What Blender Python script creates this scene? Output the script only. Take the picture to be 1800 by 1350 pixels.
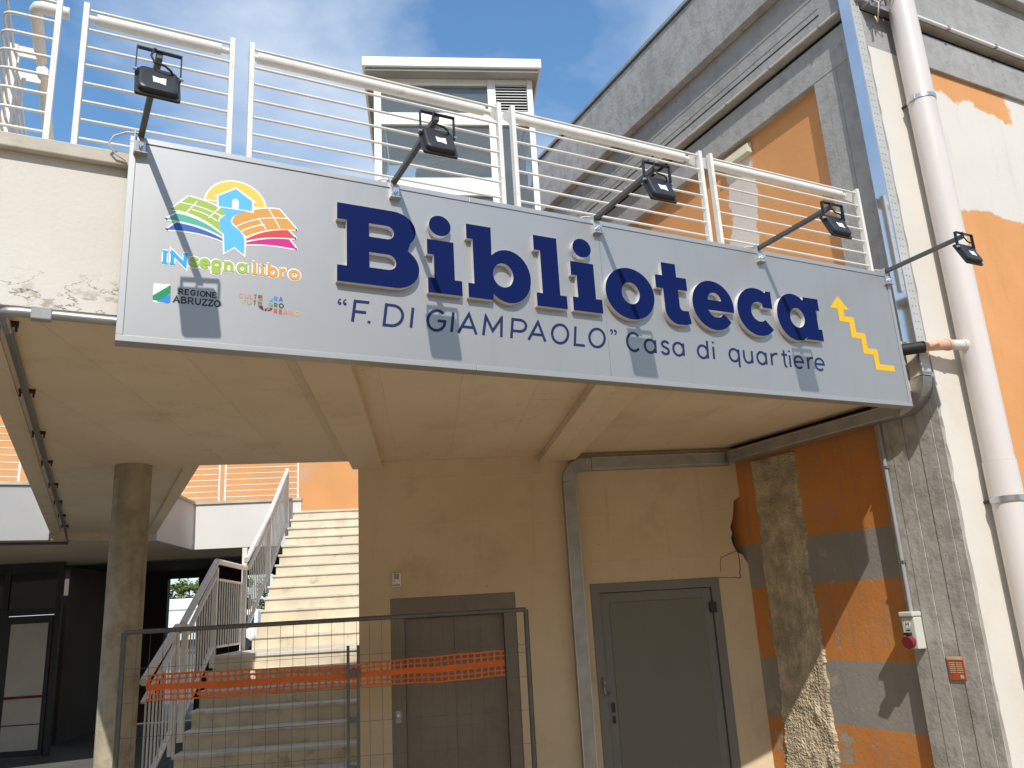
import bpy, bmesh, math, random
from math import pi, sin, cos, radians, hypot, atan2
from mathutils import Vector, Matrix
from mathutils.geometry import tessellate_polygon

random.seed(11)
scene = bpy.context.scene
for o in list(bpy.data.objects):
    bpy.data.objects.remove(o)
COL = scene.collection

# ------------------------------------------------------------------ camera
EYE = 1.93
cd = bpy.data.cameras.new('camera'); cam = bpy.data.objects.new('camera', cd); COL.objects.link(cam)
cd.sensor_width = 36; cd.lens = 28.853; cd.clip_end = 3000; cd.clip_start = 0.05
_rt = Vector((0.8966167, -0.43929749, -0.05564363)); _up = Vector((-0.06842299, -0.26159948, 0.96274815)); _fw = Vector((0.43748919, 0.85940876, 0.26461251))
cam.matrix_world = Matrix(((_rt.x, _up.x, -_fw.x, 0), (_rt.y, _up.y, -_fw.y, 0), (_rt.z, _up.z, -_fw.z, EYE), (0, 0, 0, 1)))
scene.camera = cam

# ------------------------------------------------------------------ sky, sun, exposure
SUN = Vector((0.40, 1.0, -1.12)).normalized()
world = bpy.data.worlds.new('World'); scene.world = world; world.use_nodes = True
wt = world.node_tree; wt.nodes.clear()
w_out = wt.nodes.new('ShaderNodeOutputWorld'); w_bg = wt.nodes.new('ShaderNodeBackground')
w_sky = wt.nodes.new('ShaderNodeTexSky'); w_sky.sky_type = 'NISHITA'; w_sky.sun_disc = False
w_sky.sun_elevation = math.asin(-SUN.z); w_sky.sun_rotation = radians(201.8)
w_sky.air_density = 1.6; w_sky.dust_density = 0.2; w_sky.ozone_density = 1.5
w_bg.inputs['Strength'].default_value = 0.15
w_tc = wt.nodes.new('ShaderNodeTexCoord'); w_map = wt.nodes.new('ShaderNodeMapping')
w_map.inputs['Scale'].default_value = (1.0, 1.0, 2.6); w_map.inputs['Location'].default_value = (4.46, 2.33, 1.44)
w_map.inputs['Rotation'].default_value = (0.25, 0.3, 0.4)
w_n = wt.nodes.new('ShaderNodeTexNoise'); w_n.inputs['Scale'].default_value = 1.7; w_n.inputs['Detail'].default_value = 7
w_n.inputs['Roughness'].default_value = 0.52; w_n.inputs['Distortion'].default_value = 0.5
w_r = wt.nodes.new('ShaderNodeValToRGB'); w_r.color_ramp.elements[0].position = 0.39; w_r.color_ramp.elements[1].position = 0.60
w_r.color_ramp.elements[0].color = (0.02, 0.02, 0.02, 1); w_r.color_ramp.elements[1].color = (0.9, 0.9, 0.9, 1)
w_mix = wt.nodes.new('ShaderNodeMixRGB'); w_mix.inputs['Color2'].default_value = (4.8, 5.5, 6.5, 1)
w_rot = wt.nodes.new('ShaderNodeMapping'); w_rot.inputs['Rotation'].default_value = (0, 0, .22)
wt.links.new(w_tc.outputs['Generated'], w_rot.inputs['Vector']); wt.links.new(w_rot.outputs['Vector'], w_map.inputs['Vector']); wt.links.new(w_map.outputs['Vector'], w_n.inputs['Vector'])
wt.links.new(w_n.outputs['Fac'], w_r.inputs['Fac']); wt.links.new(w_r.outputs['Color'], w_mix.inputs['Fac'])
w_hs = wt.nodes.new('ShaderNodeMixRGB'); w_hs.blend_type = 'MULTIPLY'; w_hs.inputs[0].default_value = 1.0; w_hs.inputs['Color2'].default_value = (.62, .92, 1.16, 1)
wt.links.new(w_sky.outputs['Color'], w_hs.inputs['Color1']); wt.links.new(w_hs.outputs['Color'], w_mix.inputs['Color1']); wt.links.new(w_mix.outputs['Color'], w_bg.inputs['Color'])
wt.links.new(w_bg.outputs['Background'], w_out.inputs['Surface'])
sl = bpy.data.lights.new('sun', 'SUN'); so = bpy.data.objects.new('sun', sl); COL.objects.link(so)
sl.energy = 4.25; sl.angle = radians(0.53); sl.color = (1.0, 0.955, 0.89)
so.rotation_euler = SUN.to_track_quat('-Z', 'Y').to_euler(); so.location = (-8, -20, 25)
vs = scene.view_settings; vs.view_transform = 'Standard'; vs.look = 'None'; vs.exposure = 0.0; vs.gamma = 1.0; vs.use_curve_mapping = False
scene.cycles.max_bounces = 10; scene.cycles.diffuse_bounces = 6

# ------------------------------------------------------------------ materials
class NT:
    def __init__(s, name):
        s.m = bpy.data.materials.new(name); s.m.use_nodes = True; s.t = s.m.node_tree
        s.b = s.t.nodes['Principled BSDF']; s.pos_ = None
    def n(s, t): return s.t.nodes.new(t)
    def l(s, a, b): s.t.links.new(a, b)
    def pos(s):
        if s.pos_ is None: s.pos_ = s.n('ShaderNodeNewGeometry').outputs['Position']
        return s.pos_
    def xyz(s):
        q = s.n('ShaderNodeSeparateXYZ'); s.l(s.pos(), q.inputs[0]); return q.outputs
    def noise(s, scale=5.0, vec=(1, 1, 1), detail=5, rough=.55, off=(0, 0, 0), dist=0):
        mp = s.n('ShaderNodeMapping'); s.l(s.pos(), mp.inputs['Vector']); mp.inputs['Scale'].default_value = vec; mp.inputs['Location'].default_value = off
        q = s.n('ShaderNodeTexNoise'); q.inputs['Scale'].default_value = scale; q.inputs['Detail'].default_value = detail
        q.inputs['Roughness'].default_value = rough; q.inputs['Distortion'].default_value = dist
        s.l(mp.outputs['Vector'], q.inputs['Vector']); return q.outputs['Fac']
    def math(s, op, a, b=0.0, c=None):
        q = s.n('ShaderNodeMath'); q.operation = op
        for i, v in enumerate((a, b) if c is None else (a, b, c)):
            if isinstance(v, (int, float)): q.inputs[i].default_value = v
            else: s.l(v, q.inputs[i])
        return q.outputs[0]
    def ramp(s, f, a, b):                                   # smooth 0..1 between a and b
        q = s.n('ShaderNodeMapRange'); q.interpolation_type = 'SMOOTHSTEP'; q.inputs['From Min'].default_value = a; q.inputs['From Max'].default_value = b
        s.l(f, q.inputs['Value']); return q.outputs['Result']
    def mix(s, f, a, b):
        q = s.n('ShaderNodeMixRGB')
        if isinstance(f, (int, float)): q.inputs[0].default_value = f
        else: s.l(f, q.inputs[0])
        for i, v in ((1, a), (2, b)):
            if isinstance(v, tuple): q.inputs[i].default_value = (*v, 1)
            else: s.l(v, q.inputs[i])
        return q.outputs[0]
    def col(s, c):
        if isinstance(c, tuple): s.b.inputs['Base Color'].default_value = (*c, 1)
        else: s.l(c, s.b.inputs['Base Color'])
    def bump(s, h, strength=.3, dist=.01):
        q = s.n('ShaderNodeBump'); q.inputs['Strength'].default_value = strength; q.inputs['Distance'].default_value = dist
        s.l(h, q.inputs['Height']); s.l(q.outputs['Normal'], s.b.inputs['Normal'])
    def set(s, **k):
        for a, v in k.items():
            nm = {'rough': 'Roughness', 'metal': 'Metallic', 'spec': 'Specular IOR Level', 'trans': 'Transmission Weight', 'coat': 'Coat Weight'}[a]
            if isinstance(v, (int, float)): s.b.inputs[nm].default_value = v
            else: s.l(v, s.b.inputs[nm])
        return s

def sc(c, k): return tuple(min(1, max(0, v * k)) for v in c)
M = {}
def paint(name, c, rough=.7, var=.12, scale=1.3, fine=60, bump=.15, metal=0, spec=.35, stain=None, stain_amt=.5, stain_scale=2.2, streak=False):
    t = NT(name); n1 = t.noise(scale, detail=6)
    k = t.mix(t.ramp(n1, .3, .7), sc(c, 1 - var), sc(c, 1 + var))
    if stain:
        n2 = t.noise(stain_scale, (3.5, 3.5, .5) if streak else (1, 1, 1), detail=8, rough=.65, off=(3, 7, 1))
        k = t.mix(t.math('MULTIPLY', t.ramp(n2, .52, .78), stain_amt), k, stain)
    t.col(k); t.set(rough=rough, metal=metal, spec=spec)
    if bump: t.bump(t.noise(fine, detail=4), bump, .004)
    M[name] = t.m; return t.m

paint('cream', (.66, .58, .44), .85, .06, .9, 45, .25, stain=(.50, .40, .26), stain_amt=.35, stain_scale=1.1)
paint('cream_wall', (.66, .545, .375), .85, .07, .8, 45, .35, stain=(.40, .29, .17), stain_amt=.55, stain_scale=1.3)
paint('soffit', (.70, .60, .45), .9, .07, .7, 40, .2, stain=(.48, .36, .22), stain_amt=.4, stain_scale=.8)
paint('cream_bright', (.69, .655, .585), .8, .04, .8, 50, .2, stain=(.6, .52, .4), stain_amt=.35, stain_scale=1.6)
paint('coping', (.55, .50, .42), .85, .15, 3, 40, .35, stain=(.2, .18, .14), stain_amt=.7, stain_scale=3)
paint('white_metal', (.77, .75, .70), .42, .05, 6, 60, .12, spec=.45, stain=(.42, .33, .24), stain_amt=.45, stain_scale=11)
paint('white_rail_old', (.62, .58, .51), .5, .06, 4, 80, .05)
paint('white_alu', (.83, .83, .82), .35, .02, 3, 80, .02, spec=.5)
paint('grey_paint', (.29, .285, .275), .8, .10, 1.6, 30, .5, stain=(.19, .18, .17), stain_amt=.5, stain_scale=2.5)
paint('black_metal', (.022, .023, .026), .42, .1, 8, 120, .05, spec=.5)
paint('arm_steel', (.10, .10, .10), .45, .1, 9, 90, .05, spec=.5)
paint('galv', (.62, .63, .64), .30, .12, 7, 70, .04, metal=.9)
paint('galv_dull', (.40, .41, .41), .42, .12, 6, 70, .06, metal=.75)
paint('galv_mirror', (.72, .74, .77), .13, .04, 4, 60, .01, metal=1.0)
paint('galv_plate', (.52, .52, .505), .5, .08, 5, 70, .05, metal=.15)
paint('pvc_grey', (.33, .335, .34), .5, .08, 5, 60, .05)
paint('pvc_dark', (.16, .155, .14), .55, .08, 5, 60, .05)
paint('pipe_cream', (.70, .645, .61), .45, .03, 1.2, 20, .06, spec=.45, stain=(.42, .37, .32), stain_amt=.4, stain_scale=1.6, streak=True)
paint('pipe_orange', (.70, .42, .28), .5, .12, 9, 60, .1, stain=(.8, .72, .62), stain_amt=.6, stain_scale=9)
paint('rubber', (.018, .018, .018), .6, .1, 6, 60, .05)
paint('door_grey', (.165, .168, .142), .42, .05, 1.5, 60, .03, spec=.5, stain=(.15, .15, .14), stain_amt=.3)
paint('door_frame', (.19, .195, .18), .45, .05, 2, 60, .03, spec=.5)
paint('lift_steel', (.215, .19, .155), .36, .08, 2, 90, .03, metal=.25, spec=.5, stain=(.1, .09, .08), stain_amt=.5, stain_scale=3)
paint('dark_gap', (.012, .011, .010), .8, .05, 3, 40, 0)
paint('dark_frame', (.045, .047, .05), .5, .08, 4, 50, .03)
paint('white_panel', (.62, .58, .52), .6, .05, 2, 40, .05)
paint('tread', (.65, .605, .52), .65, .10, 3, 50, .3, stain=(.36, .31, .24), stain_amt=.75, stain_scale=5)
paint('riser', (.68, .60, .445), .85, .10, 3, 50, .3, stain=(.30, .22, .11), stain_amt=.85, stain_scale=4.5)
paint('orange_far', (.60, .31, .125), .85, .05, 1.2, 30, .2, stain=(.42, .38, .34), stain_amt=.55, stain_scale=1.5)
paint('white_far', (.70, .68, .64), .8, .03, 1, 40, .15, stain=(.6, .55, .48), stain_amt=.25)
paint('grey_far', (.42, .42, .42), .8, .04, 1, 40, .15)
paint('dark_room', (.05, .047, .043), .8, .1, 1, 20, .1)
paint('interior_wall', (.16, .14, .12), .8, .1, 1, 20, .1)
paint('navy', (.0035, .012, .085), .6, .03, 3, 60, .01, spec=.08)
paint('letter_side', (.70, .70, .69), .5, .03, 5, 60, .02)
paint('white_print', (.86, .86, .84), .45, 0.0, 3, 60, 0)
paint('sticker', (.82, .80, .76), .6, .03, 8, 60, 0)
paint('fixture', (.66, .65, .50), .5, .05, 8, 60, .05)
paint('red_plastic', (.24, .03, .035), .45, .08, 6, 60, .05)
paint('box_plastic', (.60, .61, .54), .5, .04, 6, 60, .05)
paint('mesh_orange', (.80, .17, .03), .55, .08, 6, 60, .05)
paint('fence_steel', (.17, .17, .165), .45, .12, 9, 80, .1, metal=.5)
paint('asphalt', (.12, .118, .11), .9, .1, 2, 60, .3)
paint('truck_white', (.82, .83, .84), .4, .02, 1, 30, 0)
paint('truck_dark', (.03, .035, .04), .3, .05, 3, 30, 0)
paint('bark', (.09, .065, .045), .9, .2, 5, 30, .5)
paint('leaf_dark', (.035, .075, .025), .7, .35, .7, 30, 0)
paint('leaf_light', (.13, .16, .03), .7, .35, .7, 30, 0)
paint('leaf_mid', (.075, .12, .03), .7, .35, .7, 30, 0)
paint('lift_car', (.055, .04, .028), .6, .1, 2, 30, .1)
paint('mortar', (.50, .425, .30), .95, .28, 7, 130, 1.0, stain=(.22, .17, .11), stain_amt=.7, stain_scale=4.5, streak=True)
paint('plate_red', (.50, .085, .035), .5, .15, 15, 60, 0)
paint('plate_cream', (.62, .53, .36), .6, .1, 15, 60, 0)
paint('crack', (.03, .025, .02), .9, .1, 4, 40, 0)
paint('ply', (.55, .54, .52), .9, .1, 4, 40, .3)

def rendered(name, a, b, dirt, joints):
    t = NT(name); X = t.xyz()
    c = t.mix(t.ramp(t.noise(.7, detail=7, rough=.6), .3, .7), a, b)
    c = t.mix(t.math('MULTIPLY', t.ramp(t.noise(1.6, detail=9, rough=.65, off=(3, 7, 1)), .52, .72), .38), c, dirt)
    c = t.mix(t.math('MULTIPLY', t.ramp(t.noise(3.0, (5, 5, .3), detail=7, off=(1, 4, 2)), .56, .82), .35 if joints == 'wall' else 0.0), c, dirt)
    sp = t.ramp(t.noise(17, detail=2, off=(6, 2, 8)), .77, .80); c = t.mix(t.math('MULTIPLY', sp, .7), c, (.17, .10, .055))
    h = t.noise(45, detail=5)
    crk = t.math('SUBTRACT', 1.0, t.ramp(t.math('ABSOLUTE', t.math('SUBTRACT', t.noise(1.1, detail=9, rough=.6, off=(8, 8, 3)), .5)), 0, .0035))
    crk = t.math('MULTIPLY', crk, t.ramp(t.noise(.9, detail=2, off=(2, 9, 9)), .52, .6)); c = t.mix(t.math('MULTIPLY', crk, .4 if joints == 'soffit' else .0), c, (.2, .15, .1))
    wb = t.math('MULTIPLY', t.math('SUBTRACT', t.noise(3, detail=4), .5), .02)
    if joints == 'soffit':                               # board joints of the formwork
        along = t.math('ADD', t.math('ADD', t.math('MULTIPLY', X[0], cos(radians(-20.5))), t.math('MULTIPLY', X[1], sin(radians(-20.5)))), wb)
        fr = t.math('FRACT', t.math('MULTIPLY', along, 2.05)); j = t.math('SUBTRACT', 1.0, t.ramp(t.math('ABSOLUTE', t.math('SUBTRACT', fr, .5)), .002, .012))
        tone = t.math('SINE', t.math('MULTIPLY', t.math('FLOOR', t.math('ADD', t.math('MULTIPLY', along, 2.05), .5)), 17.3))
        c = t.mix(t.math('MULTIPLY', t.math('ADD', tone, 1.0), .07), c, dirt); c = t.mix(t.math('MULTIPLY', j, .16), c, dirt); h = t.math('ADD', h, t.math('MULTIPLY', j, 1.2))
    else:                                                # faint lifts and hand-trowelled bands
        fr = t.math('FRACT', t.math('MULTIPLY', t.math('ADD', X[2], wb), 2.4)); j = t.math('SUBTRACT', 1.0, t.ramp(t.math('ABSOLUTE', t.math('SUBTRACT', fr, .5)), .0, .05))
        h = t.math('ADD', h, t.math('MULTIPLY', j, .6)); c = t.mix(t.math('MULTIPLY', j, .10), c, sc(b, 1.15))
        base = t.ramp(t.math('SUBTRACT', .9, t.math('ADD', X[2], t.math('MULTIPLY', t.noise(2.4, detail=6), .8))), 0, .5); c = t.mix(t.math('MULTIPLY', base, .45), c, dirt)
    h = t.math('ADD', h, t.math('MULTIPLY', t.noise(5, detail=3), 1.5))
    t.col(c); t.set(rough=.88, spec=.3); t.bump(h, .4, .006); M[name] = t.m
rendered('soffit', (.71, .60, .44), (.79, .68, .51), (.50, .38, .245), 'soffit')
rendered('cream_wall', (.64, .52, .345), (.73, .60, .415), (.41, .30, .175), 'wall')

def glass(name, c, rough=.03, trans=.55):
    t = NT(name); t.col(c); t.set(rough=rough, trans=trans, spec=.7); t.b.inputs['IOR'].default_value = 1.45
    M[name] = t.m
glass('glass', (.74, .84, .90), .02, .91)
glass('lens_glass', (.5, .5, .48), .05, .2)
glass('glass_dark', (.02, .022, .024), .04, .0)

# sign sheet: satin grey composite panel
t = NT('sign_sheet'); k = t.noise(2.0, detail=3)
c = t.mix(k, (.41, .408, .40), (.43, .427, .418))
c = t.mix(t.math('MULTIPLY', t.ramp(t.noise(2.5, (4, 4, .35), detail=7, off=(3, 1, 0)), .52, .8), .16), c, (.30, .29, .27))
t.col(c); t.set(rough=t.math('ADD', .43, t.math('MULTIPLY', t.noise(1.3, detail=4), .08)), spec=.5, metal=.62); t.bump(t.noise(1.6, detail=2), .10, .01); M['sign_sheet'] = t.m
t = NT('sign_frame'); t.col((.46, .46, .455)); t.set(rough=.45, metal=.6); M['sign_frame'] = t.m

# painted lower side wall: orange and grey bands, worn near the raw mortar strip
t = NT('banded_wall'); X = t.xyz(); nz = t.noise(9, detail=4); wob = t.math('MULTIPLY', t.math('SUBTRACT', nz, .5), .02)
z = t.math('ADD', X[2], wob)
def band(a, b): return t.math('MULTIPLY', t.math('GREATER_THAN', z, a), t.math('LESS_THAN', z, b))
gm = t.math('MAXIMUM', band(2.0, 2.385), band(.905, 1.39))
big = t.ramp(t.noise(1.4, detail=5), .3, .7)
org = t.mix(big, (.56, .215, .058), (.64, .27, .08)); gry = t.mix(big, (.28, .265, .245), (.34, .32, .295))
c = t.mix(gm, org, gry)
# flaking: patches of plaster where paint has come away, most of it beside the raw strip
near = t.math('SUBTRACT', 1.0, t.ramp(t.math('ABSOLUTE', t.math('SUBTRACT', X[1], 5.42)), .28, .75))
fl = t.noise(5.5, detail=9, rough=.68, off=(1, 2, 4)); low = t.ramp(t.math('SUBTRACT', 2.4, X[2]), 0, 2)
flm = t.ramp(t.math('ADD', fl, t.math('ADD', t.math('MULTIPLY', near, .10), t.math('MULTIPLY', low, .06))), .693, .708)
c = t.mix(flm, c, (.40, .355, .28))
spots = t.ramp(t.noise(22, detail=3, off=(9, 1, 3)), .70, .74); c = t.mix(t.math('MULTIPLY', spots, .6), c, (.5, .42, .34))
strk = t.ramp(t.noise(3, (3, 3, .25), detail=6, off=(2, 2, 2)), .5, .8); c = t.mix(t.math('MULTIPLY', strk, .5), c, (.26, .16, .10))
gr = t.ramp(t.noise(2.2, detail=9, rough=.68, off=(6, 1, 9)), .48, .70); c = t.mix(t.math('MULTIPLY', gr, .38), c, (.33, .235, .16))
t.col(c); t.set(rough=.85, spec=.3)
t.bump(t.math('ADD', t.noise(40, detail=5), t.math('MULTIPLY', flm, -2.0)), .55, .006); M['banded_wall'] = t.m

def patched(name, mode):
    t = NT(name); X = t.xyz()
    e = t.math('SUBTRACT', t.noise(2.6, detail=9, rough=.62, off=(0, 3, 1)), .5)
    big = t.ramp(t.noise(1.1, detail=5), .3, .7)
    org = t.mix(big, (.64, .305, .115), (.72, .355, .145))
    fresh = t.mix(big, (.66, .60, .55), (.72, .66, .61))
    if mode == 'side':
        # bare plaster left unpainted round the wall lamp and in the strip below it
        d = t.math('ABSOLUTE', t.math('SUBTRACT', X[1], t.math('ADD', 5.36, t.math('MULTIPLY', t.math('SUBTRACT', 6.1, X[2]), .10))))
        side = t.math('SUBTRACT', t.math('ADD', .20, t.math('MULTIPLY', e, .35)), d)
        top = t.math('SUBTRACT', t.math('ADD', 6.13, t.math('MULTIPLY', e, .5)), X[2])
        m = t.math('MULTIPLY', t.ramp(side, 0, .025), t.ramp(top, 0, .03))
    else:
        up_ = t.math('SUBTRACT', t.math('ADD', 5.98, t.math('MULTIPLY', e, .55)), X[2])
        lo_ = t.math('SUBTRACT', X[2], t.math('ADD', 4.88, t.math('MULTIPLY', e, .35)))
        rt_ = t.ramp(t.math('ADD', X[0], t.math('MULTIPLY', e, .5)), 7.1, 7.16)
        m = t.math('MULTIPLY', t.math('MAXIMUM', t.ramp(up_, 0, .03), rt_), t.ramp(lo_, 0, .03))
        fresh = t.mix(big, (.67, .635, .575), (.71, .675, .62))
    c = t.mix(m, org, fresh)
    dirt = t.ramp(t.noise(4, (3, 3, .4), detail=7, off=(5, 2, 2)), .55, .85)
    c = t.mix(t.math('MULTIPLY', dirt, .22), c, (.32, .2, .12))
    t.col(c); t.set(rough=.85, spec=.3)
    t.bump(t.math('ADD', t.noise(38, detail=5), t.math('MULTIPLY', m, .8)), .4, .005); M[name] = t.m
patched('side_patched', 'side'); patched('front_patched', 'front')

def concrete(name, a, b, dark, boards=True, chips=.5, amt=.6):
    t = NT(name); X = t.xyz()
    c = t.mix(t.ramp(t.noise(1.2, detail=8, rough=.6), .3, .7), a, b)
    c = t.mix(t.math('MULTIPLY', t.ramp(t.noise(6.5, detail=8, rough=.65, off=(5, 3, 9)), .45, .62), .42), c, dark)
    c = t.mix(t.math('MULTIPLY', t.ramp(t.noise(3.5, (1, 1, .5), detail=8, rough=.65, off=(2, 6, 4)), .52, .66), .4 * chips), c, sc(b, 1.22))
    s1 = t.ramp(t.noise(2.2, (6, 6, .35), detail=8, off=(4, 1, 2)), .45, .8)
    c = t.mix(t.math('MULTIPLY', s1, amt), c, dark)
    ch = t.ramp(t.noise(7, detail=9, rough=.7, off=(7, 7, 0)), .64, .70)
    c = t.mix(t.math('MULTIPLY', ch, chips), c, sc(b, 1.25))
    pit = t.ramp(t.noise(28, detail=3, off=(1, 5, 8)), .72, .76)
    c = t.mix(t.math('MULTIPLY', pit, .8), c, (.05, .045, .04))
    h = t.math('ADD', t.noise(25, detail=7), t.math('ADD', t.math('MULTIPLY', pit, -2), t.math('MULTIPLY', ch, .8)))
    if boards:
        w = t.math('ADD', X[1], X[0]); w = t.math('ADD', w, t.math('MULTIPLY', t.noise(.6, detail=2), .02))
        fr = t.math('FRACT', t.math('MULTIPLY', w, 8.3)); line = t.math('SUBTRACT', 1.0, t.ramp(t.math('ABSOLUTE', t.math('SUBTRACT', fr, .5)), .0, .07))
        h = t.math('ADD', h, t.math('MULTIPLY', line, 1.6))
        fl = t.math('FLOOR', t.math('MULTIPLY', w, 8.3)); h = t.math('ADD', h, t.math('MULTIPLY', t.math('SINE', t.math('MULTIPLY', fl, 12.9)), .9))
        c = t.mix(t.math('MULTIPLY', line, .25), c, dark)
    t.col(c); t.set(rough=.9, spec=.3); t.bump(h, .7, .008); M[name] = t.m
concrete('pillar_concrete', (.38, .36, .325), (.49, .465, .425), (.21, .185, .15), False, .95, .4)
concrete('grey_beam', (.34, .335, .325), (.40, .395, .385), (.26, .255, .245), False, .2, .35)
concrete('cornice_concrete', (.35, .35, .345), (.42, .415, .41), (.22, .21, .2), False, .6, .5)
concrete('column_concrete', (.34, .29, .21), (.48, .42, .31), (.20, .165, .12), False, .3, .7)

t = NT('parapet_paint'); X = t.xyz(); c = t.mix(t.ramp(t.noise(.9, detail=5), .3, .7), (.665, .63, .555), (.71, .675, .61))
pe_ = t.math('MULTIPLY', t.ramp(t.math('SUBTRACT', 3.47, X[2]), 0, .16), t.ramp(t.noise(6, (1, 1, 2.2), detail=9, rough=.7), .55, .60)); c = t.mix(pe_, c, (.42, .36, .28))
ln_ = t.math('SUBTRACT', 1.0, t.ramp(t.math('ABSOLUTE', t.math('SUBTRACT', t.noise(5, (1, 1, 2.5), detail=8, off=(2, 0, 1)), .5)), 0, .012))
ln_ = t.math('MULTIPLY', ln_, t.ramp(t.math('SUBTRACT', 3.52, X[2]), 0, .15)); c = t.mix(ln_, c, (.12, .10, .08))
st_ = t.ramp(t.noise(3, (5, 5, .3), detail=6), .55, .85); c = t.mix(t.math('MULTIPLY', st_, .25), c, (.45, .40, .32))
t.col(c); t.set(rough=.85); t.bump(t.math('ADD', t.noise(45, detail=4), t.math('MULTIPLY', pe_, -2)), .3, .005); M['parapet_paint'] = t.m

# ground: warm light paving
t = NT('paving'); c = t.mix(t.ramp(t.noise(.5, detail=8), .3, .7), (.285, .212, .132), (.36, .27, .172))
c = t.mix(t.math('MULTIPLY', t.ramp(t.noise(9, detail=6, off=(3, 3, 0)), .55, .75), .3), c, (.20, .15, .10))
t.col(c); t.set(rough=.9); t.bump(t.noise(60, detail=4), .3, .004); M['paving'] = t.m

PC = {}
def ink(rgb):
    key = tuple(rgb)
    if key not in PC:
        t = NT('print_%02d' % len(PC)); t.col(tuple(rgb)); t.set(rough=.45, spec=.4); PC[key] = t.m
    return PC[key]

# ------------------------------------------------------------------ mesh building
TH = radians(-20.5)
U = Vector((cos(TH), sin(TH), 0)); N = Vector((-sin(TH), cos(TH), 0))
def WF(p): return Vector((U.x * p[0] + N.x * p[1], U.y * p[0] + N.y * p[1], p[2]))     # rear block frame: u along its wall, n into depth
def ID(p): return Vector(p)

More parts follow.
